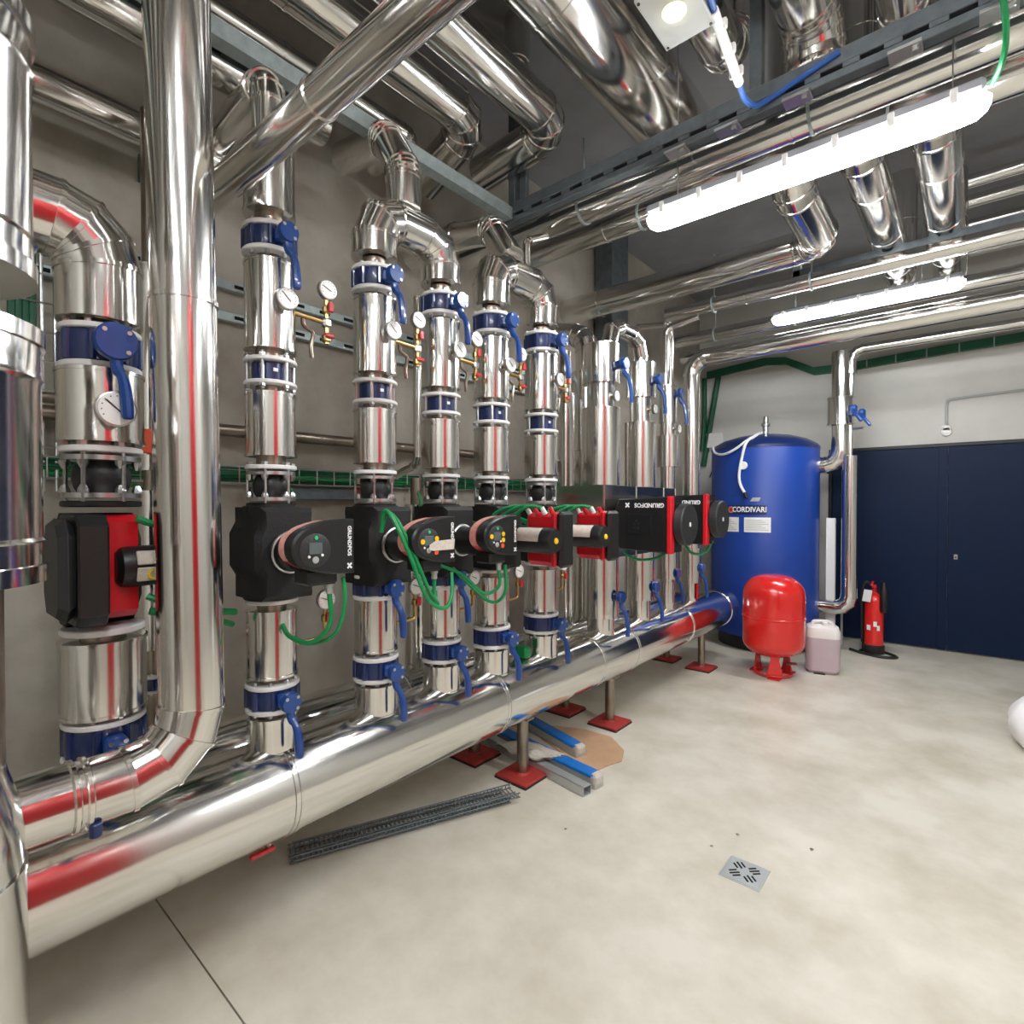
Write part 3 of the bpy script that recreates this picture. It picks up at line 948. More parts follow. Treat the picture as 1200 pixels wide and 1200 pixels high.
# riser 0 (left, behind the thick pipe)
y0 = YS[0]
r0 = riser('fat steel jacketed pump ' + NAMES[0], CX, y0, [(1.67, 1.87, 0.101), (0.915, 1.125, 0.102), (HT, 0.79, 0.09)],
           [(1.64, 1.67), (1.87, 1.89), (1.125, 1.145), (0.9, 0.915), (1.98, 2.0)], cr=0.055)
part('flange', MB().lathe([(0.095, -0.009), (0.099, -0.006), (0.099, 0.006), (0.095, 0.009)], (CX, y0, 1.15), (0, 0, 1), 40), 'white_steel', r0, 'white coated flange')
pipe_run('gored steel elbow pipe above the leftmost blue valve', [(CX, y0, 2.005), (CX, y0, 2.265), (CX, y0 - 0.9, 2.29)], 0.1, bend=0.108, sheet=0.62, gores=3, n=40, phase=0.3)
bigv = make_valve(0.097, 0.042, 0.05, 0.145, 0.155)
bigv.location = (CX, y0, 1.93)
tag(bigv, 'largest blue lever valve under the gored elbow at far left', 'valve')
bv2 = make_valve(0.099, 0.042, 0.03, 0.12, 0.02)
bv2.location = (CX, y0, 0.845)
tag(bv2, 'blue valve with white flange behind the bent foot of the thick pipe', 'valve')
place(jp, uj, (CX, y0, 1.575), 0, 'largest black rubber joint above the red and black pump at left', 1.12, 'rubber joints on the risers')
place(tp, ut, (CX + 0.1, y0 - 0.0, 1.752), 0, 'large thermometer dial on the leftmost fat jacket', 1.25, 'thermometer dials on the upper jackets')

# risers 6 to 9
def stacked(label, y, segs, cores, cr):
    return riser(label, CX, y, segs, cores, cr=cr)


stacked('steel ' + NAMES[6], YS[6], [(2.29, 2.545, 0.119), (1.625, 2.13, 0.124), (0.76, 1.155, 0.118)], [(2.13, 2.29), (HT, 0.76), (1.155, 1.625)], 0.088)
stacked('steel ' + NAMES[7], YS[7], [(2.28, 2.535, 0.108), (1.625, 2.1, 0.113), (0.8, 1.155, 0.108)], [(2.1, 2.28), (HT, 0.8), (1.155, 1.625)], 0.078)
stacked('steel ' + NAMES[8], YS[8], [(2.15, 2.45, 0.07), (1.8, 2.05, 0.086), (0.9, 1.13, 0.08), (0.7, 0.88, 0.062)], [(2.05, 2.15), (1.5, 1.8), (HT, 0.7), (0.88, 0.9), (1.13, 1.5)], 0.06)
r9 = stacked('steel jacket at the foot of the ' + NAMES[9], YS[9], [(0.82, 1.12, 0.088)], [(HT, 0.82)], 0.06)
part('red_flange_strip', MB().box((CX + 0.07, YS[9] - 0.02, 0.75), (0.012, 0.03, 0.14), 0.003), 'red', r9)
pipe_run('slim shiny pipe rising in the corner and bending right under the lamp', [(CX, YS[9], 1.12), (CX, YS[9], 2.76), (XR - 0.01, YS[9], 2.80)], 0.072, bend=0.14, sheet=1.3, gores=4, n=28)
pipe_run('pair of thin bent pipes above the slim riser, nearer one', [(CX, YS[8] - 0.04, 2.45), (CX, YS[8] - 0.04, 2.9), (CX + 0.25, YS[8], 2.95)], 0.026, bend=0.06, sheet=1.0, gores=3, n=14)
pipe_run('pair of thin bent pipes above the slim riser, farther one', [(CX, YS[8] + 0.05, 2.45), (CX, YS[8] + 0.05, 2.96), (CX - 0.3, YS[8] + 0.05, 3.0)], 0.022, bend=0.05, sheet=1.0, gores=3, n=14)
for i in (6, 7, 8, 9):
    zc = [2.40, 2.40, 2.38, 2.36][i - 6]
    nm = NAMES[i]
    off = [0.085, 0.06, 0.02, 0.03][i - 6]
    for z, w_ in ((zc, 'upper'), (0.90 if i < 8 else 0.95, 'lower')):
        if i == 9 and w_ == 'upper':
            continue
        th = thing('valve_lever', w_ + ' blue valve lever poking out of the ' + nm, 'valve lever', (CX + off, YS[i], z), 'blue levers on the jacketed risers')
        bx_ = CX + off + (0.04 if w_ == 'upper' else 0.02)
        part('stem_neck', MB().box((bx_ - 0.01, YS[i], z), (0.09, 0.05, 0.05), 0.008), 'blue_deep', th)
        part('hub', MB().lathe([(0.034, 0), (0.04, 0.006), (0.04, 0.03), (0.036, 0.036)], (bx_ + 0.03, YS[i], z), (1, 0, 0), 24), 'blue', th)
        sp = spline([Vector(p) for p in [(bx_ + 0.045, YS[i], z - 0.02), (bx_ + 0.05, YS[i], z - 0.06), (bx_ + 0.075, YS[i] + 0.01, z - 0.1), (bx_ + 0.09, YS[i] + 0.015, z - 0.2), (bx_ + 0.088, YS[i] + 0.015, z - 0.25)]], 4)
        part('lever_handle', MB().tube(sp, [0.016] * 6 + [0.014] * (len(sp) - 6), 10), 'blue', th)
    if i < 9:
        place(tp, ut, (CX + 0.083 - (0.0 if i < 8 else 0.02), YS[i] + 0.0, [2.2, 2.19, 2.1][i - 6]), 0, 'small dial thermometer on the neck of the ' + nm, 0.9, 'thermometer dials on the upper jackets')

# rear risers between the wall and the pump row
ra = riser('thin rear riser seen between the thick pipe and the leftmost pump', -2.25, 0.65, [(1.62, 2.35, 0.045), (0.98, 1.55, 0.045)], [(1.55, 1.62), (HT - 0.02, 0.98), (2.35, 2.9)], cr=0.03)
place(vp, uv, (-2.25, 0.65, 0.86), 0, 'blue valve on the thin rear riser half hidden by the thick pipe', 0.6, 'blue lever valves on the risers')
part('orange_tag', MB().box((-2.19, 0.62, 1.72), (0.012, 0.09, 0.085), 0.004), 'orange', ra, 'orange square tag')
part('side_pipe', MB().cyl((-2.25, 0.3, 1.84), (-2.25, 0.85, 1.84), 0.018, 12), 'core', ra)
part('side_pipe', MB().cyl((-2.25, 0.5, 1.0), (-2.25, 0.85, 1.0), 0.03, 12), 'steel', ra)
pipe_run('slim rear riser behind the gap between second and third risers', [(-2.3, 1.91, 2.62), (-2.3, 1.91, 1.72), (-2.5, 1.91, 1.66)], 0.022, bend=0.05, sheet=0.9, gores=2, n=14)
riser('short rear riser below the cable tray behind the second riser', -2.25, 1.86, [(0.62, 1.5, 0.06)], [(1.5, 1.64)], cr=0.03)
riser('pale rear riser between the fifth riser and the wide jacketed one', -2.25, 3.24, [(0.62, 2.3, 0.065)], [(2.3, 2.6)], cr=0.04)
riser('wide rear riser half hidden behind the wide jacketed one', -2.25, 3.52, [(0.62, 1.9, 0.11), (1.9, 2.28, 0.125), (2.28, 2.5, 0.115)], [(2.5, 2.51)], cr=0.06)
pipe_run('dark elbow pipe above the wide rear riser', [(-2.25, 3.52, 2.5), (-2.25, 3.52, 2.78), (-2.7, 3.52, 2.9)], 0.085, bend=0.14, sheet=1.0, gores=3, n=24)

# shiny sheet metal box around the pumps of the wide risers
bxx = thing('sheet_metal_box', 'shiny sheet metal box around the wide jacketed risers behind the black pumps', 'box', (-1.9, 3.45, 1.16))
part('front_panel', MB().box((-1.738, 3.13, 1.39), (0.006, 0.42, 0.46), 0.001), 'steel', bxx)
part('front_panel', MB().box((-1.738, 3.555, 1.39), (0.006, 0.42, 0.46), 0.001), 'steel', bxx)
part('front_panel', MB().box((-1.738, 3.87, 1.39), (0.006, 0.2, 0.46), 0.001), 'steel', bxx)
part('side_panel', MB().box((-1.915, 2.918, 1.39), (0.35, 0.006, 0.46), 0.001), 'steel', bxx)
part('side_panel', MB().box((-1.915, 3.972, 1.39), (0.35, 0.006, 0.46), 0.001), 'steel', bxx)
part('top_panel', MB().box((-1.915, 3.445, 1.618), (0.35, 1.05, 0.006), 0.001), 'steel', bxx)
part('bottom_panel', MB().box((-1.915, 3.445, 1.162), (0.35, 1.05, 0.006), 0.001), 'steel', bxx)
for yy in (2.92, 3.34, 3.765, 3.97):
    part('corner_trim', MB().box((-1.734, yy, 1.39), (0.008, 0.014, 0.465), 0.002), 'bead', bxx)


# ------------------------------------------------------------------ circulator pumps with egg shaped control head
def shell_mb(L=0.23):
    poly = [(-0.09, -0.16), (0.09, -0.16), (0.09, -0.085), (0.11, -0.05), (0.11, 0.06), (0.09, 0.1), (0.09, 0.15), (-0.09, 0.15), (-0.09, 0.1), (-0.11, 0.06), (-0.11, -0.05), (-0.09, -0.085)]
    return MB().prism(poly, (-0.1, 0, 0), (0, 1, 0), (0, 0, 1), (1, 0, 0), L, 0.02)


def egg(k=1.0, n=22):
    out = []
    for i in range(n + 1):
        t = PI / 2 + PI * i / n
        c, s = math.cos(t), math.sin(t)
        e = 0.86
        out.append((0.07 + 0.205 * k * -abs(c) ** e, 0.03 + 0.085 * k * (abs(s) ** e) * (1 if s > 0 else -1)))
    return out  # from top right, round the left tip, to bottom right


def make_egg_pump():
    th = thing('circulator_pump', 'x', 'pump')
    part('insulation_shell', shell_mb(), 'shell', th)
    part('shell_collar', MB().lathe([(0.088, 0), (0.092, 0.003), (0.092, 0.022), (0.088, 0.025)], (0, 0, 0.13), (0, 0, 1), 32), 'shell', th)
    part('shell_collar', MB().lathe([(0.088, 0), (0.092, 0.003), (0.092, 0.022), (0.088, 0.025)], (0, 0, -0.168), (0, 0, 1), 32), 'shell', th)
    part('clamp_ring', MB().torus((0.142, 0, 0.0), (1, 0, 0), 0.066, 0.007, 36, 8), 'zinc', th, 'bright steel clamp ring')
    part('motor', MB().lathe([(0.06, 0), (0.06, 0.09), (0.064, 0.1), (0.064, 0.18)], (0.125, 0, 0), (1, 0, 0), 32), 'black', th)
    hd_ = part('red_head_rear', MB().prism(egg(0.97), (0.30, 0, 0), (0, 1, 0), (0, 0, 1), (1, 0, 0), 0.055, 0.012), 'red', th, 'red back half of the control head')
    part('control_head', MB().prism(egg(1.0), (0.35, 0, 0), (0, 1, 0), (0, 0, 1), (1, 0, 0), 0.055, 0.006), 'black', th)
    # pale label strip around the rounded rim
    e = egg(0.978)[2:15]
    mb = MB()
    n = len(e)
    vs = [(0.313, a, b) for a, b in e] + [(0.347, a, b) for a, b in e]
    mb.add(vs, [(i, i + 1, n + i + 1, n + i) for i in range(n - 1)])
    part('rating_label', mb, 'redlabel', hd_, 'pale pinkish rating label')
    X = 0.405
    cy, cz = -0.064, 0.024
    pn = part('control_panel', MB().lathe([(0.05, 0), (0.05, 0.002), (0.047, 0.0035)], (X - 0.001, cy, cz), (1, 0, 0), 36), 'graphite', th)
    part('display', MB().box((X + 0.003, cy, cz + 0.006), (0.003, 0.042, 0.034), 0.001), 'lcd', pn)
    part('status_light', MB().lathe([(0.006, 0), (0.005, 0.003)], (X + 0.002, cy + 0.002, cz + 0.037), (1, 0, 0), 14), 'green_led', pn)
    for a, b, rr in ((-0.021, -0.018, 0.0045), (0.021, -0.015, 0.0045), (0.0, -0.028, 0.011)):
        part('button', MB().lathe([(rr, 0), (rr * 0.8, 0.003)], (X + 0.002, cy + a, cz + b), (1, 0, 0), 14), 'white' if rr < 0.006 else 'alu', pn)
    part('lettering', text_mb('GRUNDFOS', 0.0175, (X + 0.0012, 0.05, 0.047), (0, 0, -1), (0, 1, 0), 0.0006), 'white_ink', th)
    lg = MB()
    for s in (1, -1):
        lg.box((X + 0.0015, 0.05, -0.03), (0.001, 0.021, 0.0055), rot=Matrix.Rotation(R_(48 * s), 3, 'X'))
    lg.v = [v for v in lg.v]
    part('logo_cross', lg, 'white_ink', th)
    part('terminal_block', MB().box((0.33, -0.02, -0.062), (0.09, 0.1, 0.05), 0.008), 'black', th)
    part('cable_gland', MB().lathe([(0.014, 0), (0.014, -0.018), (0.011, -0.02), (0.011, -0.04)], (0.34, 0.02, -0.08), (0, 0, 1), 12), 'alu', th)
    return th


# the rotated boxes of the logo turn about the origin, so nudge them into place per pump
PZ = 1.34
epump = make_egg_pump()
ue = []
p_1 = place(epump, ue, (CX, YS[1], PZ), 0, 'black egg headed pump on the first riser right of the thick pipe', 1, 'black egg headed circulator pumps')
p_2 = place(epump, ue, (CX, YS[2], PZ), 0, 'black egg headed pump with a paper tag stuck on its display', 1, 'black egg headed circulator pumps')
p_3 = place(epump, ue, (CX, YS[3], PZ), 0, 'black egg headed pump with yellow marks and bare display, third in row', 1, 'black egg headed circulator pumps')
ORG[p_2.name] = Vector((0, 0, 0))
ORG[p_3.name] = Vector((0, 0, 0))
X = 0.409


def ymark(parent, y, z, m='yellow'):
    part('yellow_mark' if m == 'yellow' else 'orange_mark', MB().lathe([(0.0095, 0), (0.0095, 0.003)], (X, y, z), (1, 0, 0), 16), m, parent)


ymark(p_2, -0.095, 0.028)
ymark(p_2, -0.03, 0.036)
ymark(p_2, -0.032, -0.012, 'orange')
part('paper_tag', MB().prism([(-0.07, -0.008), (-0.05, -0.012), (0.05, -0.012), (0.055, 0.026), (-0.04, 0.022), (-0.065, 0.01)], (X + 0.003, 0.0, 0.006), (0, 1, 0), (0, 0, 1), (1, 0, 0), 0.003), 'paper', p_2, 'paper tag')
ymark(p_3, -0.1, 0.03)
ymark(p_3, -0.03, 0.038)
ymark(p_3, -0.03, 0.014)
ymark(p_3, -0.034, -0.01, 'orange')


# ------------------------------------------------------------------ red and black pumps
def make_red_pump(mx=(0.2, 0.5), shell=True, dx=0.0):
    th = thing('circulator_pump', 'x', 'pump')
    if shell:
        part('insulation_shell', shell_mb(), 'shell', th)
        part('neck', MB().cyl((0.1, 0, 0), (0.3 + dx, 0, 0), 0.06, 28), 'black', th)
    part('red_body', MB().box((0.36 + dx, -0.012, 0.0), (0.17, 0.11, 0.245), 0.02), 'red', th, 'red pump body')
    fin = part('end_slab', MB().box((0.475 + dx, -0.025, 0.0), (0.036, 0.1, 0.255), 0.014), 'black', th)
    part('red_edge', MB().box((0.445 + dx, -0.045, 0.0), (0.03, 0.07, 0.25), 0.008), 'red', th)
    mt = part('motor_drum', MB().lathe([(0.05, 0), (0.058, 0.008), (0.058, mx[1] - mx[0] - 0.02), (0.05, mx[1] - mx[0])], (mx[0] + dx, -0.13, 0.0), (1, 0, 0), 28), 'black', th)
    lm = MB()
    a0, n = -2.6, 8
    for i in range(n + 1):
        t = R_(-100 - 12 + i * 9) - R_(20)
        for xx in (mx[0] + 0.11 + dx, mx[1] - 0.055 + dx):
            lm.v.append((xx, -0.13 + 0.0592 * math.sin(t + R_(40)), 0.0592 * math.cos(t + R_(40))))
    lm.f = [(2 * i, 2 * i + 1, 2 * i + 3, 2 * i + 2) for i in range(n)]
    part('rating_plate', lm, 'paper', mt, 'pale rating plate')
    part('yellow_plug', MB().lathe([(0.014, 0), (0.011, 0.006)], (mx[1] + dx - 0.0005, -0.13, 0.0), (1, 0, 0), 16), 'yellow', mt, 'yellow plug')
    for k in range(4):
        part('cable_gland', MB().cyl((0.3 + 0.045 * k + dx, -0.06, 0.115), (0.29 + 0.045 * k + dx, -0.075, 0.145), 0.011, 10), 'white' if k % 2 == 0 else 'red', th)
    return th


rp = make_red_pump()
ur = []
place(rp, ur, (CX, YS[4], PZ), 0, 'nearer red pump with black drum and yellow plug in mid row', 1, 'red pumps with black drums')
place(rp, ur, (CX, YS[5], PZ), 0, 'farther red pump with black drum beside the sheet metal box', 1, 'red pumps with black drums')


def make_box_pump():
    th = thing('circulator_pump', 'x', 'pump')
    part('neck', MB().cyl((0.145, 0, 0), (0.22, 0, 0), 0.09, 28), 'black', th)
    part('motor_box', MB().prism([(0.17, -0.09), (0.2, -0.15), (0.52, -0.16), (0.52, 0.175), (0.2, 0.165), (0.17, 0.1)], (0, 0.1, 0), (1, 0, 0), (0, 0, 1), (0, -1, 0), 0.22, 0.012), 'black', th)
    part('red_strip', MB().box((0.531, -0.1, 0.008), (0.03, 0.05, 0.34), 0.006), 'red', th, 'red band')
    part('rear_housing', MB().lathe([(0.128, 0), (0.128, 0.03)], (0.516, 0.015, 0.01), (1, 0, 0), 32), 'black', th)
    d = part('end_disc', MB().lathe([(0.115, 0), (0.125, 0.008), (0.125, 0.05), (0.118, 0.058)], (0.546, 0.012, 0.01), (1, 0, 0), 40), 'graphite', th)
    part('white_mark', MB().box((0.605, 0.012, 0.01), (0.002, 0.02, 0.025)), 'white', d)
    part('lettering', text_mb('GRUNDFOS', 0.036, (0.405, -0.1215, 0.125), (-1, 0, 0), (0, 0, -1), 0.001), 'white_ink', th)
    lg = MB()
    for s in (1, -1):
        b = MB().box((0, 0, 0), (0.036, 0.001, 0.009), rot=Matrix.Rotation(R_(48 * s), 3, 'Y'))
        lg.add([(v[0] + 0.262, v[1] - 0.122, v[2] + 0.125) for v in b.v], b.f)
    part('logo_cross', lg, 'white_ink', th)
    pn = part('key_panel', MB().box((0.345, -0.121, 0.01), (0.15, 0.003, 0.12), 0.001), 'black', th)
    km = MB()
    for a, b_ in ((-0.035, 0.0), (-0.01, 0.0), (-0.022, 0.02), (-0.035, -0.024), (-0.01, -0.024)):
        km.box((0.345 + a, -0.1235, 0.01 + b_), (0.012, 0.002, 0.012), 0.0005)
    part('keys', km, 'graphite', pn, kind='stuff')
    return th


bp_ = make_box_pump()
ub = []
place(bp_, ub, (CX, YS[6], 1.37), 0, 'nearer large black box pump with upside down white lettering', 1, 'large black box pumps')
place(bp_, ub, (CX, YS[7], 1.39), 0, 'farther large black box pump in front of the blue tank', 1, 'large black box pumps')

# pump on riser 0: seen from the side, drum pointing right
lp = thing('circulator_pump', 'big red and black pump at far left behind the thick pipe', 'pump', (CX, y0, 1.31))
o = Vector((CX, y0, 1.31))


def tl(mb, d):
    mb.v = [(v[0] + d[0], v[1] + d[1], v[2] + d[2]) for v in mb.v]
    return mb


part('pump_housing', tl(MB().prism([(-0.08, -0.15), (0.08, -0.15), (0.1, -0.08), (0.1, 0.09), (0.08, 0.165), (-0.08, 0.165), (-0.1, 0.09), (-0.1, -0.08)], (-0.11, 0, 0), (0, 1, 0), (0, 0, 1), (1, 0, 0), 0.1, 0.015), o), 'shell', lp)


def slab(ya, yb, xa, xb, hz, cc, ch):
    # octagonal slab standing across the riser, axis along the wall
    cx_, hw = (xa + xb) / 2, (xb - xa) / 2
    po = [(-hw + cc, -hz), (hw - cc, -hz), (hw, -hz + cc * 1.6), (hw, hz - cc * 1.6), (hw - cc, hz), (-hw + cc, hz), (-hw, hz - cc), (-hw, -hz + cc)]
    return MB().prism(po, (cx_, ya, 1.328), (-1, 0, 0), (0, 0, 1), (0, 1, 0), yb - ya, ch)


part('grey_cover', slab(0.292, 0.33, -1.92, -1.72, 0.134, 0.035, 0.02), 'graphite', lp, 'dark grey end cover')
part('black_drum', slab(0.328, 0.395, -1.94, -1.71, 0.146, 0.03, 0.005), 'black', lp)
part('red_body', slab(0.39, 0.482, -1.95, -1.80, 0.143, 0.02, 0.004), 'red', lp, 'red pump body')
dm = part('motor_drum', MB().lathe([(0.04, 0), (0.055, 0.012), (0.058, 0.03), (0.058, 0.22), (0.05, 0.23)], (-1.806, 0.425, 1.325), (0, 1, 0), 32), 'black', lp)
for zz, rr_ in ((1.352, -14), (1.306, 10)):
    part('paper_label', MB().box((-1.748, 0.507, zz), (0.006, 0.085, 0.04), 0.002, rot=Matrix.Rotation(R_(rr_ * 1.6), 3, 'Y')), 'paper', dm, 'torn paper label')
part('yellow_ring', MB().torus((-1.743, 0.503, 1.305), (1, 0, 0), 0.012, 0.0035, 18, 6), 'yellow', dm)


# ------------------------------------------------------------------ blue storage tank
TX, TY, TR = -1.73, 6.24, 0.53
tk = thing('storage_tank', 'tall round blue storage tank standing in the far corner', 'tank', (TX, TY, 0))
part('insulation_jacket', MB().lathe([(TR - 0.03, 0.14), (TR, 0.16), (TR, 2.08), (TR - 0.012, 2.11), (TR - 0.03, 2.12)], (TX, TY, 0), (0, 0, 1), 72), 'tank', tk)
part('dome_lid', MB().lathe([(TR + 0.004, 2.075), (TR + 0.004, 2.1), (TR - 0.02, 2.13), (TR - 0.12, 2.185), (TR - 0.25, 2.225), (TR - 0.38, 2.245), (0.03, 2.25)], (TX, TY, 0), (0, 0, 1), 72), 'blue_deep', tk, 'darker blue dome lid')
part('skirt', MB().lathe([(TR - 0.08, 0), (TR - 0.08, 0.15)], (TX, TY, 0), (0, 0, 1), 48), 'door_dark', tk)
TA = math.atan2(-TY, -TX)    # towards the photographer


def on_tank(s, z, d=0.0):
    """s: metres to the right as seen from the room"""
    a = TA + s / TR
    return Vector((TX + (TR + d) * math.cos(a), TY + (TR + d) * math.sin(a), z))


def tank_patch(s0, s1, z0, z1, d=0.003, n=8):
    mb = MB()
    vs = []
    for i in range(n + 1):
        s = s0 + (s1 - s0) * i / n
        vs += [on_tank(s, z0, d), on_tank(s, z1, d), on_tank(s, z0, 0), on_tank(s, z1, 0)]
    fs = []
    for i in range(n):
        a, b = 4 * i, 4 * i + 4
        fs += [(a, b, b + 1, a + 1), (a + 1, b + 1, b + 3, a + 3), (a, a + 2, b + 2, b)]
    return mb.add(vs, fs)


def S(u):
    return TR * math.asin(max(-1, min(1, (u - 897) / 64.0)))


def Zt(v):
    return 1.5 + (591 - v) / 635.0 * 5.42


lgp = part('maker_panel', tank_patch(S(855), S(900), Zt(603), Zt(592)), 'blue_deep', tk, 'dark blue maker panel')
t = text_mb('CORDIVARI', 0.074, (0, 0, 0), (1, 0, 0), (0, 1, 0), 0.0015)
t.v = [tuple(on_tank(S(880.5) + v[0] * 0.86, Zt(597.4) + v[1], 0.005 + v[2])) for v in t.v]
part('lettering', t, 'white_ink', lgp)
em = MB()
n = 20
em.add([on_tank(S(860.5), Zt(597.4), 0.005)] + [on_tank(S(860.5) + 0.035 * math.cos(2 * PI * i / n), Zt(597.4) + 0.035 * math.sin(2 * PI * i / n), 0.005) for i in range(n)], [(0, 1 + i, 1 + (i + 1) % n) for i in range(n)])
part('emblem_disc', em, 'redlabel', lgp)
em = MB()
em.add([on_tank(S(860.5), Zt(597.4), 0.0075)] + [on_tank(S(860.5) + 0.022 * math.cos(2 * PI * i / n), Zt(597.4) + 0.022 * math.sin(2 * PI * i / n), 0.0075) for i in range(n)], [(0, 1 + i, 1 + (i + 1) % n) for i in range(n)])
part('emblem_core', em, 'red', lgp)
for u0, u1, v0, v1 in ((855, 869.5, 624, 606.5), (875.5, 905, 624, 606.5)):
    st = part('white_sticker', tank_patch(S(u0), S(u1), Zt(v0), Zt(v1)), 'white', tk, 'white printed sticker')
    ln = MB()
    for k in range(6):
        z = Zt(v0) + (Zt(v1) - Zt(v0)) * (0.15 + 0.13 * k)
        q = tank_patch(S(u0) + 0.015, S(u1) - 0.02 - 0.03 * (k % 3), z, z + 0.005, 0.0045)
        ln.add(q.v, q.f)
    part('print_lines', ln, 'conduit', st, kind='stuff')
bd = MB()
p = [on_tank(S(882), Zt(587.5), 0.004), on_tank(S(892), Zt(587.5), 0.004), on_tank(S(894), Zt(583), 0.004), on_tank(S(885), Zt(583), 0.004)]
bd.add(p, [(0, 1, 2, 3)])
part('small_badge', bd, 'alu', tk)
part('probe_dial', MB().lathe([(0.04, 0), (0.042, 0.01), (0.036, 0.018)], on_tank(S(874.5), Zt(545), 0.0), on_tank(S(874.5), 0, 1) - on_tank(S(874.5), 0, 0), 24), 'white', tk)
part('top_fitting', MB().cyl((TX + 0.03, TY - 0.05, 2.24), (TX + 0.03, TY - 0.05, 2.33), 0.03, 16).cyl((TX + 0.03, TY - 0.05, 2.33), (TX + 0.03, TY - 0.05, 2.37), 0.042, 16, lip=0.006)
     .cyl((TX + 0.03, TY - 0.05, 2.37), (TX + 0.03, TY - 0.05, 2.44), 0.026, 16, lip=0.006), 'zinc', tk)
hz = MB().tube([on_tank(S(836), 2.12, 0.0), on_tank(S(842), 2.05, 0.02), on_tank(S(853), 2.02, 0.03), on_tank(S(866), 2.06, 0.03), on_tank(S(878), 2.15, -0.02), on_tank(S(884), 2.2, -0.2), Vector((TX + 0.0, TY - 0.08, 2.27))], 0.013, 10, 5)
tag(part('white_hose', hz, 'hose'), 'white hose looping over the front rim of the blue tank', 'hose')
hz = MB().tube([Vector((TX - 0.01, TY - 0.12, 2.26)), on_tank(S(882), 2.2, -0.15), on_tank(S(878), 2.12, 0.02), on_tank(S(873), 1.95, 0.022), on_tank(S(870.5), 1.80, 0.02), on_tank(S(872), 1.70, 0.02), on_tank(S(877.5), 1.6, 0.02)], 0.014, 10, 5)
ho = part('drain_hose', hz, 'hose')
tag(ho, 'white hose hanging down the front of the blue tank with black tip', 'hose')
ORG[ho.name] = Vector((0, 0, 0))
part('hose_tip', MB().cyl(on_tank(S(876.8), 1.62, 0.02), on_tank(S(879), 1.565, 0.02), 0.02, 12), 'rubber', ho)

# pipes between the tank and the far wall
pipe_run('steel pipe dropping to the upper side port of the blue tank', [(-1.02, 6.3, 3.03), (-1.02, 6.3, 1.9), (-1.24, 6.3, 1.9)], 0.086, bend=0.13, sheet=1.0, gores=3, n=28)
sl_ = thing('pipe_sleeve', 'wider steel sleeve around the pipe above the tank port', 'pipe', (-1.02, 6.3, 2.3))
part('sleeve', MB().lathe([(0.088, 0), (0.128, 0.003), (0.128, 0.02), (0.122, 0.022), (0.122, 0.26), (0.128, 0.262), (0.128, 0.28), (0.088, 0.283)], (-1.02, 6.3, 2.29), (0, 0, 1), 32), 'steel', sl_)
pipe_run('steel pipe dropping beside the door to the lower tank port', [(-0.935, 6.28, 1.98), (-0.935, 6.28, 0.46), (-1.22, 6.28, 0.46)], 0.07, bend=0.12, sheet=0.8, gores=3, n=28)
tag(part('small_pipe', MB().cyl((-0.93, 6.3, 2.8), (-0.935, 6.28, 1.98), 0.022, 14), 'steel'), 'thin upright pipe beside the wide sleeve near the door', 'pipe')
sv = thing('small_valve', 'small blue lever valves on the thin pipe above the door corner', 'valve', (-0.9, 6.2, 2.4))
for k, (dx, dz) in enumerate(((0, 0.04), (0.07, -0.01))):
    vb = part('valve_body', MB().box((-0.9 + dx, 6.22, 2.38 + dz), (0.06, 0.07, 0.11), 0.015), 'blue', sv)
    part('lever', MB().tube([(-0.9 + dx, 6.17, 2.38 + dz), (-0.87 + dx, 6.13, 2.33 + dz), (-0.82 + dx, 6.12, 2.26 + dz)], 0.016, 8, 4), 'blue', vb)
part('valve_stub', MB().cyl((-0.93, 6.29, 2.25), (-0.82, 6.25, 2.25), 0.014, 10), 'zinc', sv)

# ------------------------------------------------------------------ red expansion vessel
VX, VY = -1.335, 5.13
ev_ = thing('expansion_vessel', 'glossy red expansion vessel on three feet before the blue tank', 'vessel', (VX, VY, 0))
VR = 0.252
prof = []
for k in range(9):
    t = -PI / 2 + PI / 2 * k / 8
    prof.append((max(0.02, 0.06 + (VR - 0.06) * math.cos(t)), 0.30 + 0.13 * math.sin(t)))
prof += [(VR, 0.46), (VR, 0.505), (VR + 0.006, 0.509), (VR + 0.006, 0.52), (VR, 0.524), (VR, 0.70)]
for k in range(1, 10):
    t = PI / 2 * k / 9
    prof.append((max(0.02, 0.06 + (VR - 0.06) * math.cos(t)), 0.70 + 0.18 * math.sin(t)))
part('vessel_body', MB().lathe(prof, (VX, VY, 0), (0, 0, 1), 56), 'vessel', ev_)
for k in range(3):
    a = R_(-70 + 120 * k)
    d = Vector((math.cos(a), math.sin(a), 0))
    e = Vector((-math.sin(a), math.cos(a), 0))
    c = Vector((VX, VY, 0)) + d * 0.13
    poly = [(-0.075, 0.0), (0.075, 0.0), (0.055, 0.05), (0.035, 0.14), (0.045, 0.2), (-0.045, 0.2), (-0.035, 0.14), (-0.055, 0.05)]
    part('foot', MB().prism(poly, c + Vector((0, 0, 0.012)), e, (0, 0, 1), d, 0.012, 0.002), 'vessel', ev_)
    part('foot_pad', MB().box(c + d * 0.02 + Vector((0, 0, 0.006)), (0.1, 0.1, 0.012), 0.003), 'vessel', ev_)
part('foot_ring', MB().torus((VX, VY, 0.02), (0, 0, 1), 0.15, 0.011, 40, 8), 'vessel', ev_)
part('water_port', MB().cyl((VX, VY, 0.08), (VX, VY, 0.2), 0.02, 14), 'zinc', ev_)
part('drain_nipple', MB().cyl((VX + 0.12, VY - 0.02, 0.12), (VX + 0.21, VY - 0.06, 0.14), 0.012, 10), 'zinc', ev_)

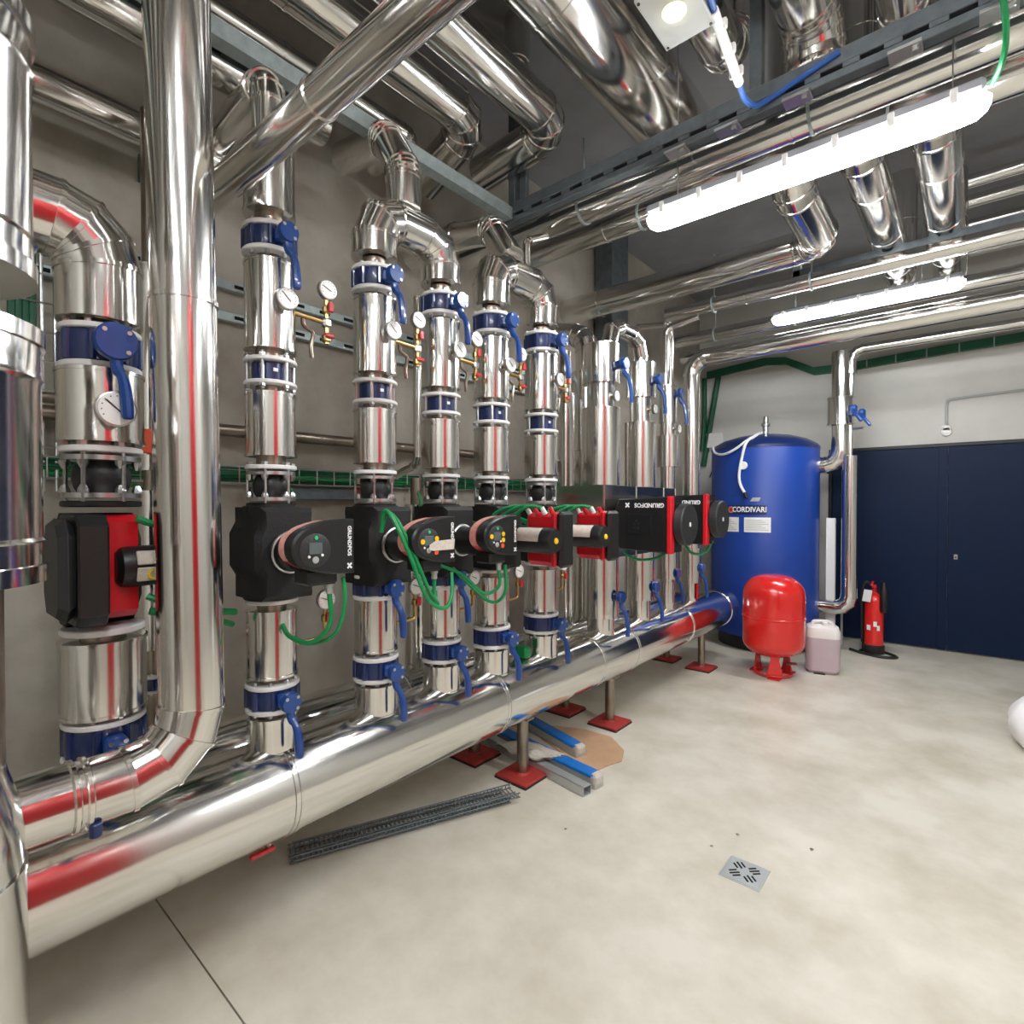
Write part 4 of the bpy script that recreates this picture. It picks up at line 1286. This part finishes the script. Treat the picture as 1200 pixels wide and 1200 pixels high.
# ------------------------------------------------------------------ jerrycan
JX, JY = -1.02, 5.50
jr = thing('jerrycan', 'translucent plastic jerrycan with mauve liquid beside the red vessel', 'canister', (JX, JY, 0))


def rrect(w_, d_, r, z, n=5, cx=JX, cy=JY, rot=R_(14)):
    out = []
    for sx, sy, a0 in ((1, 1, 0), (-1, 1, 90), (-1, -1, 180), (1, -1, 270)):
        for k in range(n):
            t = R_(a0 + 90 * k / (n - 1))
            x, y = sx * (w_ / 2 - r) + r * math.cos(t), sy * (d_ / 2 - r) + r * math.sin(t)
            out.append(Vector((cx + x * math.cos(rot) - y * math.sin(rot), cy + x * math.sin(rot) + y * math.cos(rot), z)))
    return out


part('liquid_body', MB().loft([rrect(0.22, 0.18, 0.06, 0.0), rrect(0.265, 0.225, 0.06, 0.03), rrect(0.272, 0.232, 0.06, 0.1), rrect(0.272, 0.232, 0.06, 0.318)]), 'liquid', jr, 'mauve liquid level up to the shoulder')
part('upper_body', MB().loft([rrect(0.272, 0.232, 0.06, 0.318), rrect(0.27, 0.23, 0.06, 0.37), rrect(0.25, 0.21, 0.06, 0.405), rrect(0.19, 0.15, 0.05, 0.425), rrect(0.12, 0.08, 0.035, 0.43)]), 'can', jr)
part('carry_grip', MB().tube([(JX - 0.07, JY - 0.03, 0.415), (JX - 0.06, JY - 0.025, 0.446), (JX + 0.05, JY + 0.0, 0.45), (JX + 0.08, JY + 0.008, 0.415)], 0.017, 10, 4), 'can', jr)
part('dark_label', MB().box((JX - 0.035, JY - 0.098, 0.392), (0.06, 0.02, 0.028), 0.003, rot=Matrix.Rotation(R_(14), 3, 'Z') @ Matrix.Rotation(R_(-35), 3, 'X')), 'core', jr, 'dark spout opening')
part('spout_cap', MB().cyl((JX + 0.03, JY - 0.05, 0.42), (JX + 0.03, JY - 0.05, 0.455), 0.026, 16, lip=0.004), 'white', jr)
part('base_notch', MB().box((JX + 0.0, JY - 0.118, 0.006), (0.09, 0.012, 0.012), 0.002, rot=Matrix.Rotation(R_(14), 3, 'Z')), 'ink', jr)

# white batten and stick leaning behind
tag(part('white_batten', MB().box((-1.12, 6.42, 0.68), (0.085, 0.05, 1.355), 0.004), 'white'), 'white upright batten between the blue tank and the door', 'batten')
tag(part('thin_stick', MB().box((-1.05, 6.62, 0.675), (0.02, 0.02, 1.35), 0.003), 'conduit'), 'thin pale stick standing beside the white batten', 'stick')

# ------------------------------------------------------------------ fire extinguisher
EX, EY = -0.75, 6.5
fe = thing('fire_extinguisher', 'red fire extinguisher with black horn standing before the navy door', 'extinguisher', (EX, EY, 0))
part('cylinder', MB().lathe([(0.07, 0.06), (0.082, 0.075), (0.082, 0.52), (0.078, 0.55), (0.06, 0.59), (0.03, 0.61), (0.024, 0.62)], (EX, EY, 0), (0, 0, 1), 32), 'vessel', fe)
part('valve_head', MB().cyl((EX, EY, 0.61), (EX, EY, 0.67), 0.026, 14, lip=0.004).box((EX + 0.005, EY - 0.02, 0.68), (0.04, 0.06, 0.03), 0.006), 'red', fe)
part('squeeze_lever', MB().box((EX - 0.01, EY - 0.055, 0.71), (0.022, 0.11, 0.014), 0.004, rot=Matrix.Rotation(R_(14), 3, 'X')), 'red', fe)
part('discharge_horn', MB().lathe([(0.03, 0), (0.036, 0.02), (0.036, 0.23), (0.022, 0.26), (0.02, 0.3)], (EX + 0.085, EY - 0.045, 0.43), (0, 0, 1), 18), 'black', fe)
part('hose', MB().tube([(EX, EY - 0.01, 0.66), (EX - 0.06, EY - 0.04, 0.72), (EX - 0.1, EY - 0.03, 0.62), (EX - 0.105, EY, 0.35), (EX - 0.1, EY + 0.01, 0.1)], 0.013, 10, 5), 'rubber', fe)
a = Matrix.Rotation(R_(35), 3, 'Z')
part('white_label', MB().box((EX - 0.05, EY - 0.073, 0.585), (0.085, 0.006, 0.12), 0.001, rot=Matrix.Rotation(R_(-30), 3, 'Z') @ Matrix.Rotation(R_(-14), 3, 'X')), 'white', fe)
for dx, z, wd in ((-0.035, 0.27, 0.035), (0.02, 0.31, 0.03), (0.045, 0.27, 0.025)):
    part('instruction_sticker', MB().box((EX + dx, EY - math.sqrt(0.0835 ** 2 - dx ** 2), z), (wd, 0.003, 0.05), 0.0005, rot=Matrix.Rotation(math.asin(dx / 0.0835), 3, 'Z')), 'white', fe)
part('stand_foot', MB().tube([(EX - 0.2, EY - 0.02, 0.014), (EX - 0.1, EY - 0.1, 0.014), (EX + 0.08, EY - 0.17, 0.014), (EX + 0.2, EY - 0.09, 0.014), (EX + 0.08, EY + 0.05, 0.014), (EX - 0.1, EY + 0.02, 0.014), (EX - 0.1, EY - 0.1, 0.014)], 0.014, 8, 3), 'rubber', fe)
part('stand_cup', MB().lathe([(0.09, 0.014), (0.092, 0.02), (0.092, 0.09), (0.084, 0.095)], (EX, EY, 0), (0, 0, 1), 28), 'rubber', fe)
part('stand_post', MB().box((EX - 0.095, EY + 0.03, 0.34), (0.02, 0.03, 0.66), 0.004), 'rubber', fe)

# ------------------------------------------------------------------ far wall fittings
sw = thing('push_switch', 'small round white switch on the far wall above the door', 'switch', (-0.215, YF, 2.25))
part('switch_body', MB().lathe([(0.042, 0), (0.045, 0.006), (0.045, 0.03), (0.038, 0.04)], (-0.215, YF, 2.24), (0, -1, 0), 26).box((-0.215, YF - 0.02, 2.275), (0.075, 0.04, 0.06), 0.01), 'white', sw)
part('switch_button', MB().box((-0.215, YF - 0.043, 2.235), (0.05, 0.008, 0.03), 0.004), 'dial', sw)
tag(part('wall_conduit', MB().tube([(-0.215, YF - 0.012, 2.3), (-0.215, YF - 0.012, 2.5), (-0.205, YF - 0.012, 2.545), (-0.16, YF - 0.012, 2.565), (0.3, YF - 0.012, 2.585), (1.2, YF - 0.012, 2.6), (2.35, YF - 0.012, 2.62)], 0.013, 10, 4), 'conduit'),
    'thin grey conduit bending along the far wall above the door', 'conduit')
jb = thing('junction_box', 'small white junction box on the far wall left of the tank', 'box', (-2.57, YF, 2.3))
part('box_body', MB().box((-2.57, YF - 0.03, 2.33), (0.2, 0.06, 0.19), 0.008), 'white', jb)
for k in range(3):
    part('cable_gland', MB().cyl((-2.62 + 0.05 * k, YF - 0.03, 2.235), (-2.62 + 0.05 * k, YF - 0.03, 2.2), 0.013, 10), 'conduit', jb)
part('cable', MB().tube([(-2.57, YF - 0.03, 2.2), (-2.55, YF - 0.05, 2.05), (-2.62, YF - 0.04, 1.85)], 0.008, 8, 5), 'ink', jb)
# green cable tray along the far wall: bent ribbon of sections
gt = thing('cable_tray', 'dark green cable tray along the top of the far wall', 'cable tray', (-2.66, YF, 3.15))
P = [(-2.66, 3.14), (-1.95, 3.20), (-1.72, 3.17), (-1.42, 3.0), (-1.05, 2.99), (-0.2, 3.03), (1.0, 3.06), (XR - 0.01, 3.1)]
for (xa, za), (xb, zb) in zip(P, P[1:]):
    part('tray_section', MB().prism([(xa, za), (xb, zb), (xb, zb + 0.085), (xa, za + 0.085)], (0, YF - 0.002, 0), (1, 0, 0), (0, 0, 1), (0, -1, 0), 0.06), 'green_dark', gt)
for i in range(12):
    part('tray_tie', MB().box((-0.9 + i * 0.26, YF - 0.064, 3.05 + 0.015 * i / 3), (0.012, 0.006, 0.1)), 'galv', gt)
g2 = thing('cable_tray', 'pair of green cable bundles dropping down the far corner', 'cable tray', (-2.6, YF, 2.6))
part('cable_bundle', MB().tube([(-2.52, YF - 0.03, 3.15), (-2.56, YF - 0.03, 2.9), (-2.66, YF - 0.03, 2.3), (-2.71, YF - 0.03, 2.0)], 0.035, 10, 4), 'green_dark', g2)
part('cable_bundle', MB().tube([(-2.70, YF - 0.03, 3.15), (-2.70, YF - 0.03, 2.6), (-2.73, YF - 0.03, 2.2)], 0.03, 10, 4), 'green_dark', g2)
# ------------------------------------------------------------------ left wall fittings
wt = thing('cable_tray', 'wire cable tray full of green cables along the left wall', 'cable tray', (XL, 1.6, 1.63))
for z, x in ((1.60, XL + 0.03), (1.60, XL + 0.13), (1.68, XL + 0.13)):
    part('tray_wire', MB().cyl((x, -0.8, z), (x, 4.35, z), 0.004, 6), 'zinc', wt)
tw = MB()
for i in range(52):
    y = -0.78 + 0.1 * i
    tw.tube([(XL + 0.015, y, 1.685), (XL + 0.03, y, 1.6), (XL + 0.13, y, 1.6), (XL + 0.13, y, 1.685)], 0.003, 5)
part('cross_wires', tw, 'zinc', wt, kind='stuff')
random.seed(9)
for k in range(7):
    pts = []
    for i in range(12):
        pts.append((XL + 0.04 + 0.012 * (k % 4) + random.uniform(-0.006, 0.02), -0.8 + 5.1 * i / 11, 1.615 + 0.011 * k + random.uniform(-0.006, 0.01)))
    part('tray_cable', MB().tube(pts, 0.0085, 7, 3), 'green' if k % 3 else 'green_dark', wt)
ld = thing('cable_ladder', 'dark upright cable ladder with green cables at far left wall', 'cable tray', (XL, 0.36, 1.66))
for k in range(4):
    part('ladder_cable', MB().cyl((XL + 0.05, 0.335 + 0.02 * k, 1.68), (XL + 0.05, 0.335 + 0.02 * k, 2.6), 0.012, 8), 'green_dark', ld)
for yy in (0.42, 0.46):
    part('side_rail', MB().cyl((XL + 0.06, yy, 1.55), (XL + 0.06, yy, 2.6), 0.006, 8), 'zinc', ld)
for k in range(8):
    part('rung', MB().cyl((XL + 0.065, 0.32, 1.72 + 0.11 * k), (XL + 0.065, 0.46, 1.72 + 0.11 * k), 0.004, 6), 'zinc', ld)
for nm, z in (('upper', 2.555), ('lower', 2.405)):
    th = thing('wall_strut', nm + ' slotted strut fixed along the left wall behind the gauges', 'strut', (XL, 0.4, z))
    part('channel', MB().box((XL + 0.022, 2.3, z), (0.042, 4.0, 0.045), 0.003), 'galv', th)
    for k in range(26):
        part('slot', MB().box((XL + 0.0445, 0.42 + 0.15 * k, z), (0.003, 0.06, 0.016)), 'black_gap', th)
tag(part('wall_pipe', MB().cyl((XL + 0.09, 0.2, 1.85), (XL + 0.09, 3.1, 1.85), 0.03, 20), 'core'), 'horizontal grey pipe on the left wall between the risers', 'pipe')
dk = thing('wall_bracket', 'dark bracket with red end below the green cable tray', 'bracket', (XL + 0.05, 1.6, 1.55))
part('bracket_bar', MB().box((XL + 0.06, 1.5, 1.555), (0.05, 0.62, 0.06), 0.004), 'galv_dark', dk)
part('red_end', MB().box((XL + 0.062, 1.83, 1.56), (0.055, 0.045, 0.075), 0.005), 'red', dk, 'red end cap')
be = thing('pipe_bracket', 'dark beam end bracket on the wall left of the thick pipe', 'bracket', (XL, 0.85, 2.95))
part('wall_plate', MB().box((XL + 0.008, 0.80, 2.96), (0.016, 0.09, 0.12), 0.003), 'galv_dark', be)
part('arm', MB().box((XL + 0.12, 0.93, 2.95), (0.22, 0.06, 0.06), 0.004), 'galv_dark', be)

# ------------------------------------------------------------------ loose green pump cables
def cable(label, pts, r=0.0075):
    return tag(part('pump_cable', MB().tube(pts, r, 8, 6), 'green'), label, 'cable')


def cab2(i):
    return (CX + 0.34, YS[i] + 0.02, PZ - 0.12)


g1 = cab2(1)
cable('green cable looping under the first egg headed pump', [g1, (g1[0], g1[1] + 0.005, 1.14), (g1[0] - 0.03, g1[1] - 0.005, 1.085), (g1[0] - 0.1, g1[1] - 0.02, 1.05), (g1[0] - 0.2, g1[1] - 0.03, 1.06), (g1[0] - 0.27, g1[1] - 0.02, 1.09)], 0.008)
cable('second green cable rising from the gauge loop under the first pump', [(g1[0] + 0.03, g1[1] + 0.03, PZ - 0.07), (g1[0] + 0.03, g1[1] + 0.035, 1.18), (g1[0] + 0.0, g1[1] + 0.02, 1.09), (g1[0] - 0.1, g1[1] - 0.0, 1.045), (g1[0] - 0.2, g1[1] - 0.015, 1.05)], 0.0065)
g2_ = cab2(2)
cable('bright green cable hanging in a loop before the second pump', [(g2_[0] - 0.1, g2_[1] - 0.16, 1.42), (g2_[0] - 0.06, g2_[1] - 0.17, 1.47), (g2_[0] + 0.0, g2_[1] - 0.17, 1.44), (g2_[0] + 0.04, g2_[1] - 0.14, 1.34), (g2_[0] + 0.05, g2_[1] - 0.07, 1.19), (g2_[0] + 0.03, g2_[1] - 0.01, 1.13), (g2_[0], g2_[1], 1.16), g2_])
cable('second bright green cable looping up beside the second pump', [(g2_[0] - 0.08, g2_[1] - 0.18, 1.4), (g2_[0] - 0.05, g2_[1] - 0.19, 1.475), (g2_[0] + 0.0, g2_[1] - 0.19, 1.45), (g2_[0] + 0.05, g2_[1] - 0.16, 1.33), (g2_[0] + 0.06, g2_[1] - 0.09, 1.17), (g2_[0] + 0.05, g2_[1] - 0.0, 1.115), (g2_[0] + 0.04, g2_[1] + 0.05, 1.15), (g2_[0] + 0.02, g2_[1] + 0.07, 1.24)])
g3 = cab2(3)
cable('green cable drooping under the third egg headed pump', [g3, (g3[0], g3[1] + 0.0, 1.15), (g3[0] - 0.05, g3[1] - 0.04, 1.12), (g3[0] - 0.12, g3[1] - 0.1, 1.2), (g3[0] - 0.2, g3[1] - 0.16, 1.24)])
cable('green cable running down to the gauge under the third pump', [(g3[0] + 0.01, g3[1] + 0.03, 1.24), (g3[0] + 0.01, g3[1] + 0.03, 1.12), (g3[0] - 0.06, g3[1] - 0.0, 1.08), (g3[0] - 0.2, g3[1] - 0.08, 1.22)])
for i, nm in ((4, 'nearer'), (5, 'farther')):
    for k in range(3):
        x0 = CX + 0.29 + 0.045 * k
        cable(['front', 'middle', 'rear'][k] + ' green cable entering the ' + nm + ' red pump from the left', [(x0, YS[i] - 0.075, PZ + 0.145), (x0 - 0.06, YS[i] - 0.10, PZ + 0.15), (x0 - 0.15, YS[i] - 0.12, PZ + 0.12 - 0.01 * k), (CX + 0.08, YS[i] - 0.14, PZ + 0.06 - 0.01 * k), (CX - 0.15, YS[i] - 0.1, PZ + 0.1)], 0.008)
cable('green cable sagging under the nearer black box pump', [(CX + 0.2, YS[6] - 0.05, 1.2), (CX + 0.26, YS[6] - 0.02, 1.155), (CX + 0.36, YS[6] + 0.05, 1.16), (CX + 0.45, YS[6] + 0.12, 1.22)], 0.009)
cable('green cable sagging under the farther black box pump', [(CX + 0.35, YS[7] - 0.05, 1.25), (CX + 0.4, YS[7] - 0.02, 1.165), (CX + 0.48, YS[7] + 0.02, 1.17), (CX + 0.52, YS[7] + 0.05, 1.25)], 0.009)
cable('green cable below the leftmost red pump passing behind the thick pipe', [(CX + 0.12, y0 + 0.08, 1.2), (CX + 0.12, y0 + 0.14, 1.185), (CX + 0.08, y0 + 0.24, 1.17), (CX - 0.0, y0 + 0.36, 1.14)], 0.011)
cable('lower green cable beside the leftmost red pump', [(CX + 0.1, y0 + 0.08, 1.24), (CX + 0.13, y0 + 0.15, 1.2), (CX + 0.1, y0 + 0.25, 1.15), (CX + 0.0, y0 + 0.35, 1.1)], 0.01)
cable('green cable above the leftmost red pump going to the wall tray', [(CX + 0.08, y0 + 0.06, 1.46), (CX + 0.08, y0 + 0.12, 1.44), (CX + 0.0, y0 + 0.26, 1.44), (CX - 0.35, y0 + 0.3, 1.5), (CX - 0.8, y0 + 0.2, 1.62)], 0.01)
cable('green cable arching from the wall tray to the first pump', [(XL + 0.12, 1.5, 1.64), (-2.4, 1.25, 1.62), (-2.1, 1.05, 1.6), (CX - 0.02, 1.0, 1.53)], 0.009)
cable('dark green cable dropping behind the third riser', [(XL + 0.12, 2.1, 1.62), (-2.3, 1.9, 1.58), (-2.05, 1.72, 1.5), (-1.98, 1.62, 1.4)], 0.008)
cable('green cable hanging from the ceiling to the nearer lamp end', [(0.035, 2.48, 2.93), (0.06, 2.38, 2.94), (0.065, 2.32, 3.0), (0.05, 2.28, 3.15), (0.03, 2.27, 3.5), (0.0, 2.27, 4.1)], 0.009)
cl = tag(part('green_clip', MB().box((CX + 0.02, 2.27, 0.70), (0.09, 0.05, 0.06), 0.008), 'green'), 'small green block on the header between fourth and fifth risers', 'block')

# ------------------------------------------------------------------ things on the floor
dn = thing('floor_drain', 'square steel drain grate set in the floor', 'drain', (-0.695, 2.277, 0))
part('grate_plate', MB().box((-0.695, 2.277, 0.002), (0.145, 0.145, 0.004), 0.001), 'alu', dn)
part('grate_rim', MB().box((-0.695, 2.277, 0.001), (0.158, 0.158, 0.002), 0.0005), 'alu', dn)
for q in range(4):
    for k in (-1, 0, 1):
        a = R_(90 * q + 45)
        c = Vector((0.042, 0.016 * k, 0))
        c = Matrix.Rotation(a, 3, 'Z') @ c
        part('drain_slot', MB().box((-0.695 + c.x, 2.277 + c.y, 0.0043), (0.042 - 0.01 * abs(k), 0.0075, 0.0012), rot=Matrix.Rotation(a, 3, 'Z')), 'black_gap', dn)


def bar_between(p, q, w_, h, z0=0.0):
    p, q = Vector((p[0], p[1], 0)), Vector((q[0], q[1], 0))
    d = q - p
    rot = Matrix.Rotation(math.atan2(d.y, d.x), 3, 'Z')
    c = (p + q) / 2
    return MB().box((c.x, c.y, z0 + h / 2), (d.length, w_, h), 0.004, rot=rot), rot, c, d.length


for nm, p, q in (('rear blue film wrapped bar lying behind the front post', (-2.62, 2.94, 0), (-1.75, 2.69, 0)), ('front blue film wrapped bar lying beside the grey tube', (-2.5, 2.60, 0), (-1.49, 2.465, 0))):
    mb, rot, c, L = bar_between(p, q, 0.07, 0.07)
    th = thing('wrapped_bar', nm, 'bar', (c.x, c.y, 0))
    part('bar_core', mb, 'alu', th)
    part('blue_film', MB().box((c.x, c.y, 0.06), (L - 0.03, 0.074, 0.026), 0.006, rot=rot), 'film_blue', th, 'blue film')
    e = rot @ Vector((L / 2 - 0.02, 0, 0))
    part('torn_end', MB().box((c.x + e.x, c.y + e.y, 0.045), (0.045, 0.076, 0.06), 0.012, rot=rot), 'paper', th, 'torn white wrapping end')
mb, rot, c, L = bar_between((-2.35, 2.49), (-1.50, 2.362), 0.062, 0.05)
tb = thing('square_tube', 'grey hollow square tube lying on the floor by the post', 'tube', (c.x, c.y, 0))
for off, sz in (((0, 0.029, 0.025), (L, 0.004, 0.05)), ((0, -0.029, 0.025), (L, 0.004, 0.05)), ((0, 0, 0.048), (L, 0.062, 0.004)), ((0, 0, 0.002), (L, 0.062, 0.004))):
    o_ = rot @ Vector(off)
    part('tube_wall', MB().box((c.x + o_.x, c.y + o_.y, o_.z), sz, 0.001, rot=rot), 'alu', tb)
q_ = rot @ Vector((-0.12, 0, 0))
part('tube_inner_shade', MB().box((c.x + q_.x, c.y + q_.y, 0.025), (L - 0.3, 0.05, 0.04), 0, rot=rot), 'black_gap', tb)  # black fill, the shade inside the hollow tube put into colour
tag(part('cardboard', MB().prism([(-2.1, 2.75), (-1.72, 2.60), (-1.60, 2.60), (-1.575, 2.72), (-1.545, 2.80), (-1.60, 2.93), (-1.76, 3.05), (-1.95, 3.04), (-2.15, 2.95)], (0, 0, 0.001), (1, 0, 0), (0, 1, 0), (0, 0, 1), 0.006), 'cardboard'),
    'torn sheet of brown cardboard on the floor behind the blue bars', 'cardboard')
pp = MB()
n = 7
vs, fs = [], []
random.seed(3)
for i in range(n):
    for j in range(n):
        vs.append((-2.16 + 0.3 * i / (n - 1) + 0.02 * j, 2.36 + 0.17 * j / (n - 1), 0.075 + random.uniform(-0.012, 0.02)))
for i in range(n - 1):
    for j in range(n - 1):
        fs.append((i * n + j, (i + 1) * n + j, (i + 1) * n + j + 1, i * n + j + 1))
k = len(vs)
vs += [(v[0], v[1], v[2] - 0.008) for v in vs]
fs += [tuple(reversed([q + k for q in f])) for f in fs[:]]
tag(part('crumpled_bag', pp.add(vs, fs), 'paper'), 'crumpled white paper bag lying behind the nearest front post', 'bag')
# stack of wire tray lengths under the header
for k in range(2):
    th = thing('wire_tray_length', ['lower length of wire cable tray lying under the header', 'upper length of wire cable tray lying under the header'][k], 'cable tray', (-2.0, 1.6, 0))
    p, q = Vector((-2.20 + 0.04 * k, 1.12, 0)), Vector((-1.80 + 0.035 * k, 2.07 + 0.03 * k, 0))
    d = (q - p)
    dn_ = d.normalized()
    sd = Vector((-dn_.y, dn_.x, 0))
    z0 = 0.006 + 0.026 * k
    for s, zz in ((-0.05, 0), (0.05, 0), (-0.05, 0.02), (0.05, 0.02), (0, 0)):
        part('long_wire', MB().cyl(p + sd * s + Vector((0, 0, z0 + zz)), q + sd * s + Vector((0, 0, z0 + zz)), 0.0035, 6), 'galv_dark', th)
    cw = MB()
    m = 52
    for i in range(m):
        c = p + d * (i + 0.5) / m
        cw.tube([c + sd * -0.05 + Vector((0, 0, z0 + 0.02)), c + sd * -0.05 + Vector((0, 0, z0)), c + sd * 0.05 + Vector((0, 0, z0)), c + sd * 0.05 + Vector((0, 0, z0 + 0.02))], 0.0028, 5)
    part('cross_wires', cw, 'galv_dark', th, kind='stuff')

# white sack and beige block cut by the right picture edge
sk = MB()
rings = []
random.seed(11)
for k in range(11):
    f = k / 10
    z = 0.36 * f
    r = 0.27 * (0.72 + 0.5 * math.sin(PI * min(1, f * 1.08 + 0.08)) * 0.6) * (1 if f < 0.85 else 1 - (f - 0.85) * 3.2)
    rg = []
    for i in range(28):
        t = 2 * PI * i / 28
        rr = r * (1 + 0.05 * math.sin(5 * t + 3 * f) + 0.03 * math.sin(9 * t - 7 * f))
        rg.append(Vector((0.445 + rr * math.cos(t), 4.62 + rr * math.sin(t), z)))
    rings.append(rg)
tag(part('plastic_sack', sk.loft(rings), 'cloth', sharp=60), 'bulging white sack on the floor cut off by the right edge', 'sack')
tag(part('pale_block', MB().box((0.49, 5.42, 0.18), (0.30, 0.3, 0.36), 0.01).box((0.48, 5.40, 0.375), (0.34, 0.34, 0.03), 0.006), 'beige'), 'pale beige block behind the white sack at the right edge', 'block')
# specks of grit
for k, (x, y, r, lb) in enumerate([(-0.80, 2.52, 0.008, 'brown crumb of grit lying just beyond the floor drain'), (-0.86, 2.36, 0.007, 'brown crumb of grit left of the floor drain'),
                                   (-0.52, 2.62, 0.008, 'brown crumb of grit right of and beyond the floor drain'), (-1.42, 2.05, 0.006, 'dark crumb of grit before the wire tray lengths')]):
    tag(part('grit', MB().lathe([(r * 0.6, 0), (r, r * 0.3), (r * 0.5, r * 0.8)], (x, y, 0), (0, 0, 1), 7), 'core'), lb, 'grit')
